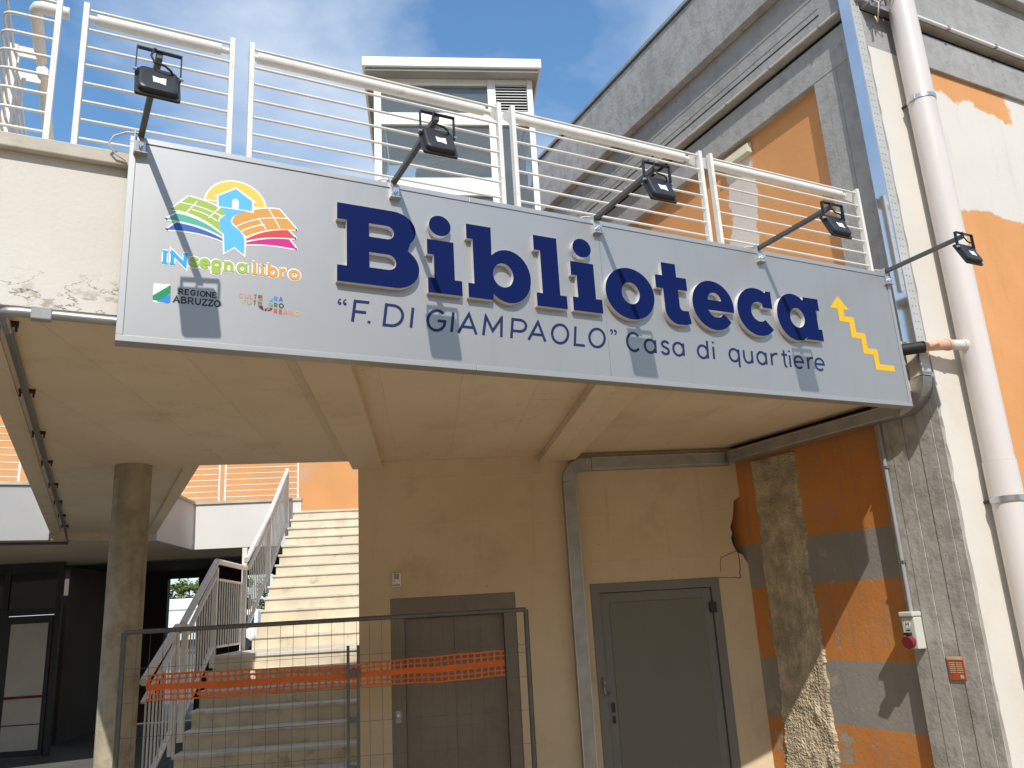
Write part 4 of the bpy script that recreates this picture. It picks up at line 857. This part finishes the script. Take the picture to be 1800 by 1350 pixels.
for i, ch in enumerate('ABRUZZO'): crest( ch, [22.4, 25.8, 28.6, 31.7, 34.6, 37.2, 39.8][i], 20.5, [2.4, 1.9, 2.1, 2.0, 1.9, 1.9, 2.4][i], 2.8, .58, 0, True, .34)
# second small logo: three stacked words round a segmented U
def tiny(txt, xs, y, ws, h, cols, th=.56):
    for i, ch in enumerate(txt):
        m = MB(); glyph(m, ch, xs[i], y, ws[i], h, th); m.build('small_letter', ink(cols[i]), sg, fixn=False)
R1, R2, BRN = (.60, .28, .16), (.50, .10, .08), (.28, .10, .09)
tiny('CULT', [50.6, 53.2, 55.6, 57.2], 26.2, [1.6, 1.5, 1.0, 1.2], 2.0, [(.62, .33, .18), (.58, .30, .19), (.55, .24, .16), (.30, .13, .12)])
tiny('FUT', [52.5, 54.4, 57.0], 23.2, [1.1, 1.6, 1.2], 2.0, [(.42, .46, .20), (.36, .36, .15), (.16, .13, .13)])
tiny('RA', [66.7, 68.8], 26.4, [1.2, 1.6], 2.0, [(.08, .25, .62), (.07, .13, .45)])
tiny('RO', [66.7, 68.9], 23.2, [1.2, 1.9], 2.0, [(.03, .18, .09), (.03, .07, .05)], .55)
tiny('RBANO', [66.7, 69.0, 71.0, 73.6, 76.3], 20.1, [1.2, 1.1, 1.8, 1.6, 2.0], 2.0, [R2, (.55, .10, .08), (.62, .24, .14), (.62, .30, .10), (.66, .40, .14)])
for poly_, c_ in (([(59.0, 28.4), (61.0, 28.4), (61.0, 27.2), (59.0, 26.7)], (.26, .09, .06)), ([(59.2, 26.3), (61.0, 26.9), (61.0, 25.4)], (.40, .18, .12)), ([(59.0, 25.6), (61.0, 24.8), (61.0, 23.9), (59.0, 23.6)], (.20, .20, .09)),
                  ([(59.1, 23.1), (61.1, 23.4), (61.7, 21.9), (61.7, 20.8), (60.0, 21.7)], (.16, .02, .04)), ([(62.2, 21.9), (63.2, 22.1), (64.2, 23.2), (62.9, 20.7), (62.2, 20.7)], (.12, .05, .04)), ([(63.3, 20.7), (64.9, 22.9), (65.9, 22.4), (65.2, 21.2)], (.25, .04, .06)),
                  ([(64.1, 24.9), (65.3, 24.9), (64.5, 23.6), (64.0, 23.5)], (.16, .32, .22)), ([(65.7, 24.9), (65.9, 23.1), (65.0, 23.3)], (.10, .20, .14)), ([(64.1, 25.7), (66.0, 27.8), (66.0, 25.7)], (.08, .36, .66))):
    m = MB(); m.extrude([poly_], onsign(.0011), 0); m.build('small_emblem', ink(c_), sg)

# ================================================================== FLOODLIGHTS
def floodlight(x, label, first=[None], roll=0.0):
    r = thing('floodlight', (x, SY, SZ + 1.0), label, 'floodlight', 'floodlights on arms along the top of the sign')
    if first[0] is None:
        base = Vector(r.location)
        def mk(mb, nm, mat, par=None, bev=0):
            mb.v = [v + base for v in mb.v]; return mb.build(nm, mat, r, par, bevel=bev)
        yt = -.63
        mk(MB().sweep([(0, .03, .012), (0, yt, .012)], (1, 0, 0), .026, .026), 'arm', 'arm_steel', None, .002)
        cb = MB(); cb.box(-.03, -.024, -.022, .05, -.09, .03); cb.box(-.024, .02, -.022, -.016, -.09, -.03); cb.box(-.03, .03, -.035, .0, -.094, -.088)
        clp = mk(cb, 'clamp', 'galv', None, .001)
        mk(MB().tube([(.0, -.05, -.06), (.0, -.014, -.06)], .011, 6), 'bolt', 'galv', clp)
        yk = MB(); yk.sweep([(-.083, yt, -.088), (-.083, yt, .028), (.083, yt, .028), (.083, yt, -.088)], (0, 1, 0), .020, .0045)
        yo = mk(yk, 'yoke', 'black_metal')
        # lamp housing: frame plate, cushion-shaped back, lens; tilted about the pivots
        ti = radians(24); ax = lambda p: Vector((p[0], yt + p[1] * cos(ti) + p[2] * sin(ti), -.080 - p[1] * sin(ti) + p[2] * cos(ti)))
        def tilt(mb): mb.v = [ax(v) for v in mb.v]; return mb
        W, T0, B0 = .078, .042, -.130
        fp = MB(); fp.extrude([rrect(-W - .006, W + .006, B0, T0, .012)], lambda a, b, d: (a, .012 + d, b), .012, back=True); hs = mk(tilt(fp), 'housing_frame', 'black_metal', None, .002)
        hb = MB()
        rings = []
        for (ins, dy) in ((.004, .0), (.006, -.017), (.009, -.022), (.016, -.025)):
            rings.append([(p[0], .012 + dy, p[1]) for p in rrect(-W + ins, W - ins, B0 + ins + .006, T0 - ins - .006, .02, 5)])
        nn2 = len(rings[0]); hb.add([p for rg in rings for p in rg], [(i * nn2 + j, i * nn2 + (j + 1) % nn2, (i + 1) * nn2 + (j + 1) % nn2, (i + 1) * nn2 + j) for i in range(3) for j in range(nn2)] + [tuple(3 * nn2 + j for j in range(nn2))], False)
        mk(tilt(hb), 'housing', 'black_metal')
        ln = MB(); ln.extrude([rrect(-W + .012, W - .012, B0 + .02, T0 - .02, .01)], lambda a, b, d: (a, .0255 + d, b), .002, back=True); mk(tilt(ln), 'lens', 'lens_glass', hs)
        for sx in (-1, 1):
            pv = MB(); pv.tube([(sx * .079, -.005, .0), (sx * .094, -.005, .0)], .0075, 8); mk(tilt(pv), 'pivot', 'galv', yo)
        s_ = MB(); s_.add([(-.02, -.0145, -.075), (-.022, -.0145, -.035), (.0, -.0145, -.041), (.028, -.0145, -.035), (.026, -.0145, -.082), (.002, -.0145, -.074)], [(0, 1, 2, 3, 4, 5)])
        mk(tilt(s_), 'sticker', 'sticker')
        ca = MB(); ca.tube([(0.0, yt + .01, .035), (-.02, yt - .012, .03), (-.032, yt - .02, -.01), (-.02, yt - .03, -.045), (.02, yt - .035, -.055), (.045, yt - .02, -.062), (.055, yt - .005, -.07)], .0045, 6); mk(ca, 'cable', 'rubber')
        wl_ = MB(); wl_.tube([(-.01, .0, .02), (-.06, .03, .03), (-.11, .05, .01), (-.13, .06, -.03), (-.10, .07, -.07), (-.05, .08, -.09)], .005, 6); mk(wl_, 'feed_cable', 'white_rail_old')
        first[0] = r
    else:
        def cp(o, par):
            for ch in list(o.children):
                c = ch.copy(); COL.objects.link(c); c.parent = par; cp(ch, c)
        cp(first[0], r)
    r.rotation_euler = (0, 0, roll)
    return r
for x, lb, ro_ in ((.045, 'black floodlight on the left end of the sign, above the emblem', .06), (1.272, 'black floodlight second from the left, above the letter B', 0), (2.525, 'black floodlight at the middle of the sign, above the letter o', -.015),
                   (3.795, 'black floodlight second from the right, above the letter a', .01), (5.005, 'floodlight on the right end of the sign, in front of the downpipe', 0)):
    floodlight(x, lb, roll=ro_)

# ================================================================== FRONT RAILINGS on the coping
BZ = [4.885, 4.775, 4.675, 4.575, 4.475, 4.375, 4.275, 4.175]
RY = 3.905
def rail_panel(x0, x1, label):
    r = thing('railing_panel', ((x0 + x1) / 2, RY, 4.10), label, 'railing', 'white railing panels along the front of the terrace')
    for x in (x0, x1): MB().box(x - .013, x + .013, RY - .02, RY + .02, 4.101, 4.915).build('post', 'white_metal', r, bevel=.002)
    q = MB(); q.tube([(x0, RY, 4.10), (x1, RY, 4.10)], .0075, 8); b = q.build('bar', 'white_metal', r); b.location = (0, 0, BZ[0] - 4.10)
    for z_ in BZ[1:]: again(b, (0, 0, z_ - 4.10))
    MB().tube([(x0 + .045, RY + .11, 4.92), (x1 - .045, RY + .11, 4.92)], .03, 20).build('handrail', 'white_metal', r)
    for x in (x0, x1): MB().add([(x - .004, RY + .018, 4.80), (x - .004, RY + .11, 4.89), (x - .004, RY + .13, 4.93), (x - .004, RY + .10, 4.945), (x - .004, RY + .018, 4.90), (x + .004, RY + .018, 4.80), (x + .004, RY + .11, 4.89), (x + .004, RY + .13, 4.93), (x + .004, RY + .10, 4.945), (x + .004, RY + .018, 4.90)], [(0, 1, 2, 3, 4), (9, 8, 7, 6, 5)] + [(i, (i + 1) % 5, 5 + (i + 1) % 5, 5 + i) for i in range(5)]).build('handrail_bracket', 'white_metal', r)
    for x, s in ((x0, 1), (x1, -1)): MB().tube([(x, RY + .11, 4.92), (x + s * .046, RY + .11, 4.92)], .018, 10).build('handrail_spigot', 'white_metal', r)
rail_panel(-.235, .45, 'short white railing panel above the left end of the sign'); rail_panel(.55, 2.0, 'white railing panel above the first letters, in front of the lift tower')
rail_panel(2.095, 3.54, 'white railing panel right of the lift tower'); rail_panel(3.635, 5.07, 'white railing panel nearest the corner pillar')
# corner panel: bars bend round the corner and run back along the walkway
r = thing('corner_railing', (-.5, 4.0, 4.10), 'white railing bent round the left corner of the terrace', 'railing', 'white railing panels along the front of the terrace')
MB().box(-.363, -.337, RY - .02, RY + .02, 4.101, 4.915).build('post', 'white_metal', r, bevel=.002)
q = MB(); q.tube([(-.35, RY, 4.10), (-.53, RY, 4.10), (-.555, RY + .006, 4.1), (-.570, RY + .02, 4.1), (-.576, RY + .045, 4.1), (-.576, 4.36, 4.1)], .0075, 8); b = q.build('bar', 'white_metal', r); b.location = (0, 0, BZ[0] - 4.1)
for z_ in BZ[1:]: again(b, (0, 0, z_ - 4.1))
MB().box(-.596, -.556, 4.35, 4.376, 4.101, 4.915).build('post', 'white_metal', r, bevel=.002)
MB().tube([(-.315, RY + .11, 4.92), (-.435, RY + .11, 4.92), (-.452, RY + .118, 4.92), (-.462, RY + .14, 4.92), (-.462, 4.47, 4.92)], .03, 20).build('handrail', 'white_metal', r)
MB().box(-.554, -.47, 4.353, 4.363, 4.85, 4.91).build('handrail_bracket', 'white_metal', r)
for (y0, y1, lb) in ((4.44, 5.9, 'white railing panel along the left side of the walkway, nearest the corner'), (5.98, 7.44, 'white railing panel farther back along the left side of the walkway')):
    r = thing('side_railing', (-.576, y0, 4.10), lb, 'railing', 'white railing panels along the left side of the walkway')
    for y_ in (y0, y1): MB().box(-.596, -.556, y_ - .013, y_ + .013, 4.101, 4.915).build('post', 'white_metal', r, bevel=.002)
    q = MB(); q.tube([(-.576, y0, 4.10), (-.576, y1, 4.10)], .0075, 8); b = q.build('bar', 'white_metal', r); b.location = (0, 0, BZ[0] - 4.1)
    for z_ in BZ[1:]: again(b, (0, 0, z_ - 4.1))
    MB().tube([(-.458, y0 + .11, 4.92), (-.458, y1 + .03, 4.92)], .03, 20).build('handrail', 'white_metal', r)
    MB().box(-.576, -.462, y0 + .13, y0 + .14, 4.85, 4.91).build('handrail_bracket', 'white_metal', r)
    MB().add([(-.58, y0, 4.105), (-.56, y0, 4.105), (-.52, y0 + .03, 4.8), (-.54, y0 + .03, 4.8), (-.58, y0 + .01, 4.105), (-.56, y0 + .01, 4.105), (-.52, y0 + .04, 4.8), (-.54, y0 + .04, 4.8)], [(0, 1, 2, 3), (4, 7, 6, 5), (0, 4, 5, 1), (1, 5, 6, 2), (2, 6, 7, 3), (3, 7, 4, 0)]).build('brace', 'white_metal', r)

# ================================================================== CABLE TRAYS, PIPES
X0, X1 = XW - .10, XW - .002
tr = thing('cable_tray', (XW - .05, 3.8, 3.2), 'shiny steel cable trunking down the corner pillar, turning back under the terrace', 'cable tray')
xc = (X0 + X1) / 2
MB().box(X0, X1, 3.752, 3.858, 3.392, 8.6).build('riser_duct', 'galv_mirror', tr, bevel=.003)
ar = [(xc, 4.0 - .194 * cos(radians(a)), 3.39 - .194 * sin(radians(a))) for a in range(0, 91, 9)]
MB().sweep(ar, (1, 0, 0), .098, .106).build('elbow', 'galv_dull', tr)
MB().box(X0, X1, 4.001, 5.90, 3.143, 3.249).build('run', 'galv_dull', tr, bevel=.003)
MB().box(X0 - .004, X0 - .0005, 4.05, 5.88, 3.150, 3.158).build('lip', 'galv', tr); MB().box(X0 - .004, X0 - .0005, 4.05, 5.88, 3.236, 3.244).build('lip', 'galv', tr)
MB().box(X0 + .002, X1, 3.7475, 3.7515, 3.40, 8.5).build('perforated_cover', 'galv_plate', tr)
dot = MB(); dot.tube([(X0 + .032, 3.7473, 3.56), (X0 + .032, 3.7468, 3.56)], .0045, 8); d0 = dot.build('hole', 'dark_gap', tr)
for k in range(0, 66):
    for dx in (0, .034):
        if k or dx: again(d0, (dx, 0, k * .06))
for zc in (3.47,): MB().box(X0 - .003, X0 - .0005, 3.752, 3.858, zc, zc + .02).build('joint_strip', 'galv', tr)
# trunking along the door wall
t2 = thing('cable_tray', WF((1.5, 7.45, 0)), 'grey steel cable trunking across the door wall and down beside the right door', 'cable tray')
ar = [(1.48 - .16 * sin(radians(a)), 7.452, 3.03 + .16 * cos(radians(a))) for a in range(0, 91, 9)]
MB(WF).box(1.481, 2.86, 7.408, 7.496, 3.132, 3.248).build('run', 'galv_dull', t2, bevel=.003)
MB(WF).sweep(ar, (0, 1, 0), .088, .118).build('elbow', 'galv_dull', t2)
MB(WF).box(1.262, 1.379, 7.408, 7.496, .01, 3.029).build('drop', 'galv_dull', t2, bevel=.003)
for (zc) in (.007, .107): MB(WF).box(1.55, 2.84, 7.4035, 7.4075, 3.135 + zc, 3.142 + zc).build('lip', 'galv', t2)
for a_, b_, z0, z1 in ((1.263, 1.269, .02, 3.0), (1.372, 1.378, .02, 3.0)): MB(WF).box(a_, b_, 7.4035, 7.4075, z0, z1).build('lip', 'galv', t2)
MB(WF).box(1.535, 1.539, 7.405, 7.4075, 3.133, 3.247).build('joint_strip', 'dark_gap', t2)
# round conduit under the left edge
cn = thing('conduit', (-.43, 3.85, 3.26), 'grey round conduit running under the terrace edge and back along the walkway soffit', 'conduit')
MB().tube([(.4, 3.843, 3.262), (-.38, 3.843, 3.266), (-.41, 3.846, 3.264), (-.43, 3.858, 3.262), (-.436, 3.885, 3.262), (-.436, 4.1, 3.265)], .021, 12).build('front_run', 'galv_dull', cn)
MB().box(-.33, -.25, 3.818, 3.8665, 3.235, 3.292).build('coupling', 'pvc_grey', cn, bevel=.006)
MB().tube([(-.436, 4.1, 3.274), (-.432, 7, 3.274), (-.415, 12.2, 3.274), (-.40, 13.3, 3.18), (-3, 13.3, 3.18)], .019, 10).build('long_run', 'pvc_dark', cn)
cq = MB(); cq.box(-.475, -.392, -.014, .014, 3.279, ZS - .0005); cq.box(-.472, -.462, -.012, .012, 3.255, 3.279); cq.box(-.405, -.395, -.012, .012, 3.255, 3.279)
cq.v = [v + Vector((0, cn.location.y, 0)) for v in cq.v]; clip = cq.build('clip', 'black_metal', cn); clip.location = (0, 4.08, 0); clip.location.y = 4.08 - 0
ys = [4.08, 5.27, 6.40, 7.52, 8.68, 9.83, 10.99, 12.1]
clip.location = (0, ys[0] - cn.location.y, 0)
for y_ in ys[1:]: again(clip, (.02 * (y_ - 4) / 8, y_ - cn.location.y, 0))
# downpipe
dp = thing('downpipe', (5.68, 3.62, 0), 'thick cream plastic downpipe on the front of the striped building', 'downpipe')
MB().tube([(5.675, 3.625, 0), (5.675, 3.625, 2.45), (5.675, 3.625, 2.68)], .103, 36, cap=False).build('pipe', 'pipe_cream', dp)
MB().tube([(5.675, 3.625, 2.50), (5.675, 3.625, 2.74), (5.675, 3.625, 2.75)], .110, 36).build('socket', 'pipe_cream', dp)
MB().tube([(5.675, 3.625, 2.752), (5.675, 3.625, 5.6), (5.675, 3.625, 9.5)], .103, 36, cap=False).build('pipe', 'pipe_cream', dp)
for zc in (2.46, 5.66):
    q = MB(); q.tube([(5.675, 3.625, zc), (5.675, 3.625, zc + .035)], .109 if zc > 3 else .113, 36); cb = q.build('pipe_clamp', 'galv', dp)
    MB().box(5.555, 5.575, 3.60, 3.66, zc - .005, zc + .04).build('clamp_lug', 'galv', dp, cb, bevel=.003)
    MB().tube([(5.61, 3.70, zc + .015), (5.61, 3.755, zc + .015)], .012, 8).build('anchor', 'black_metal', dp, cb)
# branch pipe
bp = thing('branch_pipe', (5.3, 3.66, 3.6), 'short branch pipe with black sleeve running from behind the sign into the downpipe', 'pipe')
MB().tube([(5.02, 3.86, 3.575), (5.10, 3.79, 3.577), (5.22, 3.70, 3.585)], .043, 18).build('sleeve', 'rubber', bp)
MB().tube([(5.215, 3.703, 3.586), (5.25, 3.685, 3.59), (5.32, 3.665, 3.595), (5.40, 3.648, 3.60)], .039, 18).build('bend', 'pipe_orange', bp)
MB().tube([(5.398, 3.649, 3.60), (5.425, 3.646, 3.602)], .044, 18).build('collar', 'pipe_orange', bp)
MB().tube([(5.426, 3.646, 3.602), (5.59, 3.632, 3.61)], .038, 18).build('spigot', 'pipe_cream', bp)
MB().tube([(5.55, 3.635, 3.608), (5.60, 3.631, 3.61)], .044, 18).build('collar', 'pipe_cream', bp)
# white cable along the side frieze and the front ledge
wc = thing('cornice_cable', (XW - .06, 6, 6.62), 'thin pale cable clipped along the ledge of the upper side wall', 'cable')
MB().tube([(XW - .062, 3.90, 6.615), (XW - .062, 7, 6.612), (XW - .062, 11, 6.615)], .012, 8).build('cable', 'white_rail_old', wc)
cq = MB(); cq.box(XW - .078, XW - .0505, 0, .02, 6.602, 6.630); cq.v = [v + Vector((0, wc.location.y, 0)) for v in cq.v]; c0 = cq.build('clip', 'grey_paint', wc); c0.location.y = 4.1 - 6
for k in range(1, 9): again(c0, (0, 4.1 - 6 + k * .6, 0))
fc = thing('front_cable', (7, 3.70, 6.62), 'pale pipe running along the ledge right of the downpipe', 'cable')
MB().tube([(5.95, 3.694, 6.625), (8, 3.694, 6.625), (11, 3.694, 6.625)], .016, 8).build('cable', 'white_alu', fc)
for x_ in (6.35, 7.0, 7.65): MB().box(x_, x_ + .025, 3.672, 3.7095, 6.606, 6.645).build('clip', 'grey_paint', fc)
# knot of cables and steel angle at the head of the pillar
ka = thing('cable_bundle', (5.5, 3.70, 6.56), 'tangle of pale cables on a steel angle at the top of the pillar', 'cables')
MB().box(5.34, 5.60, 3.655, 3.754, 6.548, 6.565).build('angle', 'galv_dull', ka); MB().box(5.34, 5.60, 3.655, 3.660, 6.515, 6.547).build('angle_lip', 'galv', ka)
rnd = random.Random(4)
for k in range(6):
    a = Vector((5.36 + .02 * k, 3.66, 6.57)); P = [a]
    for j in range(6): P.append(a + Vector((.03 * j - .02 + rnd.uniform(-.02, .02), rnd.uniform(-.09, -.04), rnd.uniform(-.05, .10) + .02 * j)))
    MB().tube(P, .006, 6).build('cable', 'white_rail_old' if k % 2 else 'pvc_grey', ka)
MB().tube([(5.37, 3.66, 6.58), (5.36, 3.60, 6.50), (5.36, 3.62, 6.42), (5.40, 3.67, 6.38), (5.41, 3.69, 6.45)], .006, 6).build('cable', 'white_rail_old', ka)
# grey conduit down the pillar to the socket
sc_ = thing('socket_conduit', (XW - .02, 4.27, 1.75), 'thin grey conduit dropping down the concrete pillar to the socket box', 'conduit')
MB().tube([(XW - .018, 4.265, 1.752), (XW - .018, 4.265, 3.14)], .015, 10).build('tube', 'pvc_grey', sc_)
for z_ in (2.1, 2.8): MB().box(XW - .034, XW - .0005, 4.244, 4.286, z_, z_ + .018).build('clip', 'pvc_dark', sc_)
# industrial socket box
sk = thing('socket_box', (XW, 4.26, 1.5), 'white industrial socket box with a round red cap on the concrete pillar', 'socket box')
MB().box(XW - .085, XW - .001, 4.20, 4.31, 1.50, 1.72).build('case', 'box_plastic', sk, bevel=.008)
MB().box(XW - .10, XW - .001, 4.196, 4.314, 1.722, 1.757).build('lid', 'box_plastic', sk, bevel=.008)
cp_ = MB(); cp_.tube([(XW - .085, 4.255, 1.555), (XW - .115, 4.255, 1.548), (XW - .125, 4.255, 1.546)], .044, 24); cp_.build('cap', 'red_plastic', sk)
MB().box(XW - .125, XW - .0855, 4.235, 4.275, 1.597, 1.615).build('cap_hinge', 'rubber', sk)
hp = MB(); hp.tube([(XW - .0852, 4.262, 1.672), (XW - .0865, 4.262, 1.672)], .027, 20); badge = hp.build('badge', 'white_print', sk)
m = MB()
for P in ([(4.276, 1.657), (4.270, 1.690)], [(4.254, 1.655), (4.248, 1.688)], [(4.276, 1.672), (4.249, 1.673)]): ribbon2(m, P, .0065, (lambda k: (lambda a, b: (XW - .0868 - k, a, b)))(len(m.v) * .00002))
m.build('symbol', 'rubber', sk, badge)
MB().box(XW - .0868, XW - .0856, 4.243, 4.280, 1.628, 1.634).build('type_mark', 'rubber', sk)
# small red instruction plate
rp = thing('instruction_plate', (XW, 4.0, 1.3), 'small red instruction plate with cream heading on the concrete pillar', 'plate')
MB().box(XW - .006, XW - .001, 3.935, 4.058, 1.30, 1.455).build('plate', 'plate_red', rp)
MB().box(XW - .0072, XW - .0061, 3.937, 4.056, 1.43, 1.453).build('heading', 'plate_cream', rp)
for k in range(6):
    MB().box(XW - .0072, XW - .0061, 4.002, 4.046, 1.345 + k * .0125, 1.3505 + k * .0125).build('text_line', 'plate_cream', rp); MB().box(XW - .0072, XW - .0061, 3.948, 3.992, 1.345 + k * .0125, 1.3505 + k * .0125).build('text_line', 'plate_cream', rp)
MB().box(XW - .0072, XW - .0061, 3.950, 3.975, 1.31, 1.332).build('stamp', 'plate_cream', rp)

# ================================================================== SITE FENCE, NET, LADDER FRAME
fn = thing('site_fence', WF((-.7, 7.0, 0)), 'temporary steel mesh fence panel standing across the foot of the stairs', 'fence')
FU0, FU1, FT = -2.38, .80, 1.925
MB(WF).tube([(FU0, 7.0, FT), (FU1, 7.0, FT)], .019, 10).build('top_tube', 'fence_steel', fn)
MB(WF).tube([(FU0, 7.0, .02), (FU0, 7.0, FT)], .021, 10).build('upright', 'fence_steel', fn); MB(WF).tube([(FU1, 7.0, .02), (FU1, 7.0, FT)], .021, 10).build('upright', 'fence_steel', fn)
MB(WF).tube([(FU0, 7.0, .15), (FU1, 7.0, .15)], .015, 8).build('bottom_tube', 'fence_steel', fn)
q = MB(WF); q.tube([(FU0 + .1, 7.004, .15), (FU0 + .1, 7.004, FT)], .0017, 5); w0 = q.build('wire', 'fence_steel', fn)
for k in range(1, 31): again(w0, WF((k * .1, 0, 0)))
q = MB(WF); q.tube([(FU0, 6.998, .40), (FU1, 6.998, .40)], .0017, 5); w1 = q.build('wire', 'fence_steel', fn)
for dz in (.25, .5, .75, 1.0, 1.19, 1.25): again(w1, (0, 0, dz))
# small second upright with rungs beside the wall end
lfm = thing('ladder_frame', WF((-.6, 6.97, 0)), 'narrow grey steel frame with flat rungs standing at the end of the cream wall', 'steel frame')
for u_ in (-.645, -.565): MB(WF).box(u_ - .011, u_ + .011, 6.955, 6.977, 0, 1.725).build('stile', 'fence_steel', lfm)
for z_ in (.47, .82, 1.17, 1.52): MB(WF).box(-.633, -.577, 6.957, 6.973, z_ - .025, z_ + .025).build('rung', 'fence_steel', lfm)
# orange plastic barrier net: two open rows, a solid band, two open rows
def net():
    m = MB(WF); u0, u1, n = -2.18, .60, 52
    def zc(f): return 1.506 + .012 * f - .014 * sin(pi * f) + .003 * sin(f * 21) + .002 * sin(f * 53)
    def yc(f, r_): return 6.966 - .014 * sin(f * 17 + r_ * 2.2) - .006 * sin(f * 41 + r_)
    def rib(lo, hi):
        vs = []; 
        for i in range(n + 1):
            f = i / n; u_ = u0 + (u1 - u0) * f
            vs += [(u_, yc(f, lo * 20), zc(f) + lo * (1 + .10 * sin(f * 9))), (u_, yc(f, hi * 20), zc(f) + hi * (1 + .10 * sin(f * 9)))]
        m.add(vs, [(2 * i, 2 * i + 2, 2 * i + 3, 2 * i + 1) for i in range(n)])
    H = [(-.095, -.084), (-.059, -.050), (-.023, .020), (.047, .056), (.081, .092)]
    for lo, hi in H: rib(lo, hi)
    for (a, b) in ((-.084, -.059), (-.050, -.023), (.020, .047), (.056, .081)):
        for i in range(n):
            f = (i + .5) / n; u_ = u0 + (u1 - u0) * f; k = 1 + .10 * sin(f * 9); w = .0075
            zl, zh = zc(f) + a * k, zc(f) + b * k; mid = (zl + zh) / 2
            m.add([(u_ - w * 1.5, yc(f, a * 20), zl), (u_ + w * 1.5, yc(f, a * 20), zl), (u_ + w * .6, yc(f, (a + b) * 10), mid), (u_ - w * .6, yc(f, (a + b) * 10), mid), (u_ + w * 1.5, yc(f, b * 20), zh), (u_ - w * 1.5, yc(f, b * 20), zh)], [(0, 1, 2, 3), (3, 2, 4, 5)])
    return m
nt = net().build('barrier_net', 'mesh_orange', fixn=False)
tag(nt, 'orange plastic barrier net strung across the mesh fence', 'barrier net')
sol = nt.modifiers.new('thick', 'SOLIDIFY'); sol.thickness = .0015

# ================================================================== HOUSES ADDED OUT OF VIEW to darken the recess (one hinted at in the glass)
hb_ = thing('added_opposite_house', (-2, -22, 0), 'unseen tan gabled house added behind the viewer to block low sky', 'building')
MB().box(-24, 20, -31, -22, 0, 9.5).build('wall', 'cream_wall', hb_)
MB().extrude([[(-31.5, 9.5), (-21.4, 9.5), (-26.5, 12.6)]], lambda a, b, d: (-24.5 + d, a, b), 45, back=True).build('roof', 'lift_car', hb_)
for k in range(8):
    for z_ in (1.2, 4.2, 7.2):
        w_ = MB().box(-22 + k * 5.2, -20.6 + k * 5.2, -22.0, -21.96, z_, z_ + 1.6).build('window', 'dark_frame', hb_); MB().box(-21.9 + k * 5.2, -20.7 + k * 5.2, -21.955, -21.95, z_ + .1, z_ + 1.5).build('pane', 'glass_dark', hb_, w_)
sh_ = thing('added_side_house', (-16, 4, 0), 'unseen tan house added off to the left to block low sky', 'building')  # added out of view, made tall to cut sky light from the left
MB().box(-24, -11, -12, 9, 0, 11).build('wall', 'cream_wall', sh_)
MB().extrude([[(-24.5, 11), (-10.5, 11), (-17.5, 14)]], lambda a, b, d: (a, -12.5 + d, b), 22, back=True).build('roof', 'lift_car', sh_)
for k in range(4):
    for z_ in (1.2, 4.4, 7.6):
        w_ = MB().box(-11.0, -10.96, -10 + k * 4.8, -8.7 + k * 4.8, z_, z_ + 1.5).build('window', 'dark_frame', sh_); MB().box(-10.955, -10.95, -9.9 + k * 4.8, -8.8 + k * 4.8, z_ + .1, z_ + 1.4).build('pane', 'glass_dark', sh_, w_)
